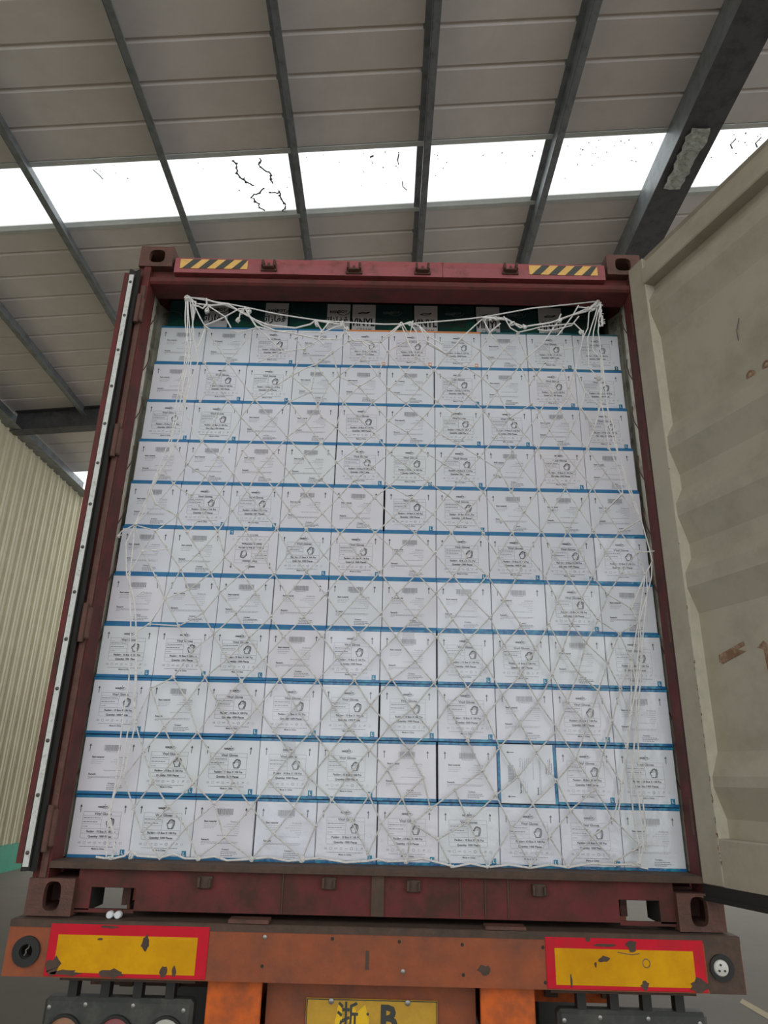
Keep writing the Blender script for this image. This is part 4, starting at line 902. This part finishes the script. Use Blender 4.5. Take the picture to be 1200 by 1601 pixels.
for x, z, m in ((-.369, -.040, sb), (-.372, -.125, db), (.087, -.044, db), (-.14, -.04, db), (.30, -.048, db), (.302, -.136, db), (.10, -.13, sb), (.572, -.050, db), (.575, -.152, db)):
    link('bolt', m, TR, (x, YB, z - GROUND))
tp(MB().box((-.026, YB - .0012, -.128), (-.014, YB, -.072)), 'weld_scar', M['brown'])
tp(MB().slab2(blob(.372, -.120, .020, .014, 33), YB - .0002, .0008), 'bare_patch', M['brown'])
# chassis: two rails, brackets, recessed back plate
for a, b in ((-.557, -.373), (.362, .545)):
    tp(MB().bbox((a, -.005, -.50), (b, .012, -.174), .003), 'bracket_plate', M['brightorange'])
tp(MB().box((-.362, .05, -.55), (.352, .062, -.16)), 'back_plate', M['orangepaint'])
for s in (-1, 1):
    tp(MB().box((s * .52 - .07, .012, -.50), (s * .52 + .07, 12.0, -.488)).box((s * .52 - .006, .012, -.488), (s * .52 + .006, 12.0, -.178)).box((s * .52 - .07, .20, -.178), (s * .52 + .07, 12.0, -.17)), 'chassis_rail', M['orangepaint'])
for y in (.9, 3.2, 5.6, 8.0, 10.4):
    tp(MB().box((-1.15, y, -.17), (1.15, y + .10, -.004)), 'cross_beam', M['orangepaint'])
tp(MB().box((-1.10, .42, -.30), (-.62, .47, -.20)), 'guard_rail', M['rust']); tp(MB().box((.60, .42, -.32), (.93, .47, -.20)), 'guard_rail', M['brightorange'])
for x in (-.98, -.80, .66, .88): tp(MB().box((x, .40, -.30), (x + .05, .50, -.01)), 'drop_bracket', M['brown'])
# tail lamp boxes hanging on small brackets
def tail(x0, x1, zt, lens):
    b = tp(MB().bbox((x0, .0, -.46), (x1, .06, zt), .012), 'tail_lamp', M['lampbody'])
    n = 4
    for i in range(n):
        xx = x0 + .07 + i * (x1 - x0 - .17) / (n - 1)
        tp(MB().box((xx, .01, zt - .01), (xx + .030, .05, -.170)), 'lamp_bracket', M['black'])
    for x, z, m in lens:
        MB().ring((x, .0, z), .062, .054, -.012, 'y', 28).build('lamp_rim', M['black'], b, smooth=True)
        MB().lathe((x, .0, z), [(.054, 0), (.053, -.010), (.044, -.016), (.02, -.019), (.001, -.020)], 'y', 28).build('lamp_lens', M[m], b, smooth=True)
        q = MB()
        for k in range(7): q.box((x - .042 + k * .013, -.0185, z - .03), (x - .040 + k * .013, -.016, z + .03))
        tag(q.build('lens_rib', M[m], b), kind='stuff')
    for x, z in ((x0 + .02, zt - .03), (x0 + .14, zt - .02), (x0 + .30, zt - .02), (x1 - .03, zt - .03)): link('screw', sb, TR, (x, .0, z - GROUND))
tail(-1.100, -.600, -.238, [(-1.020, -.346, 'amber'), (-.850, -.345, 'lensred'), (-.682, -.344, 'lensclear')])
tail(.620, 1.120, -.238, [(.70, -.355, 'lensclear'), (.87, -.355, 'lensred'), (1.04, -.355, 'amber')])
tp(MB().box((-1.06, .0, -.190), (-.60, .03, -.172)), 'lamp_rail', M['brown']); tp(MB().box((.60, .0, -.190), (1.09, .03, -.172)), 'lamp_rail', M['brown'])
# number plate
P = tp(MB().bbox((-.225, .040, -.455), (.222, .043, -.232), .0012), 'number_plate', M['plate'])
mb = MB(); w = .003
for a, b in (((-.223, -.453), (.220, -.450)), ((-.223, -.237), (.220, -.234)), ((-.223, -.453), (-.220, -.234)), ((.217, -.453), (.220, -.234))): mb.box((a[0], .0388, a[1]), (b[0], .0402, b[1]))
mb.build('plate_border', M['hazblk'], P)
MB().slab2(blob(-.045, -.31, .035, .06, 50), .0398, .0006).build('paint_patch', M['plateyel'], P)
MB().slab2(blob(-.110, -.30, .012, .05, 51), .0398, .0006).build('paint_patch', M['plateyel'], P)
mb = MB(); mb.flat = True
put_text(mb, '\u6d59', -.083, -.322, .096, .0385, 'CENTER', .0012, M['hazblk'], .78)
mb.poly2([(-.015 + .0045 * math.cos(a), -.275 + .0045 * math.sin(a)) for a in [2 * math.pi * i / 12 for i in range(12)]], .0385, M['hazblk'])
put_text(mb, 'B', .055, -.322, .105, .0385, 'CENTER', .004, M['hazblk'], 1.0)
tag(mb.build('plate_lettering', None, P), kind='stuff')
for x in (-.140, .120): link('plate_bolt', MB().lathe((0, 0, 0), [(.010, 0), (.009, -.004), (.005, -.006), (.001, -.0062)], 'y', 12).mesh('b', M['steel'], True), P, (x, .040, -.240))
# axles and wheels far forward under the load
for y in (2.4, 3.7):
    tp(MB().cyl((-1.0, y, GROUND + .52), .06, 2.0, 'x', 16), 'axle', M['brown'])
    for s in (-1, 1):
        wme = tp(MB().lathe((s * 1.20, y, GROUND + .521), [(.28, 0), (.36, -.0 * s), (.50, -.02 * s), (.52, -.06 * s), (.52, -.24 * s), (.50, -.28 * s), (.36, -.30 * s), (.28, -.30 * s)], 'x', 40), 'tyre', M['tyre'], smooth=True)
        tp(MB().lathe((s * 1.20, y, GROUND + .521), [(.28, -.02 * s), (.24, -.06 * s), (.12, -.05 * s), (.10, .0), (.02, .0)], 'x', 24), 'wheel_rim', M['steel'], smooth=True)
    for s in (-1, 1): tp(MB().prism([(y - .4, -.50), (y - .4, -.56), (y - .06, -.60), (y - .05, -.75), (y + .05, -.75), (y + .06, -.60), (y + .4, -.56), (y + .4, -.50)], s * .60, s * .46, 'x'), 'spring_hanger', M['brown'])
# small white spool left on the beam below the left pocket
mb = MB(); 
for dx in (-.014, .014): mb.lathe((dx - .905, .0, .010), [(.001, -.012), (.010, -.012), (.0125, -.008), (.0125, .008), (.010, .012), (.001, .012)], 'y', 16)
mb.bbox((-.915, -.004, .006), (-.895, .004, .014), .001)
sp = mb.build('plastic_clip', M['whiteink'], None, smooth=True); tag(sp, 'small white two lobed plastic clip lying on the trailer beam below the left pocket', 'clip')
sp.location = (0, 0, -.0015)
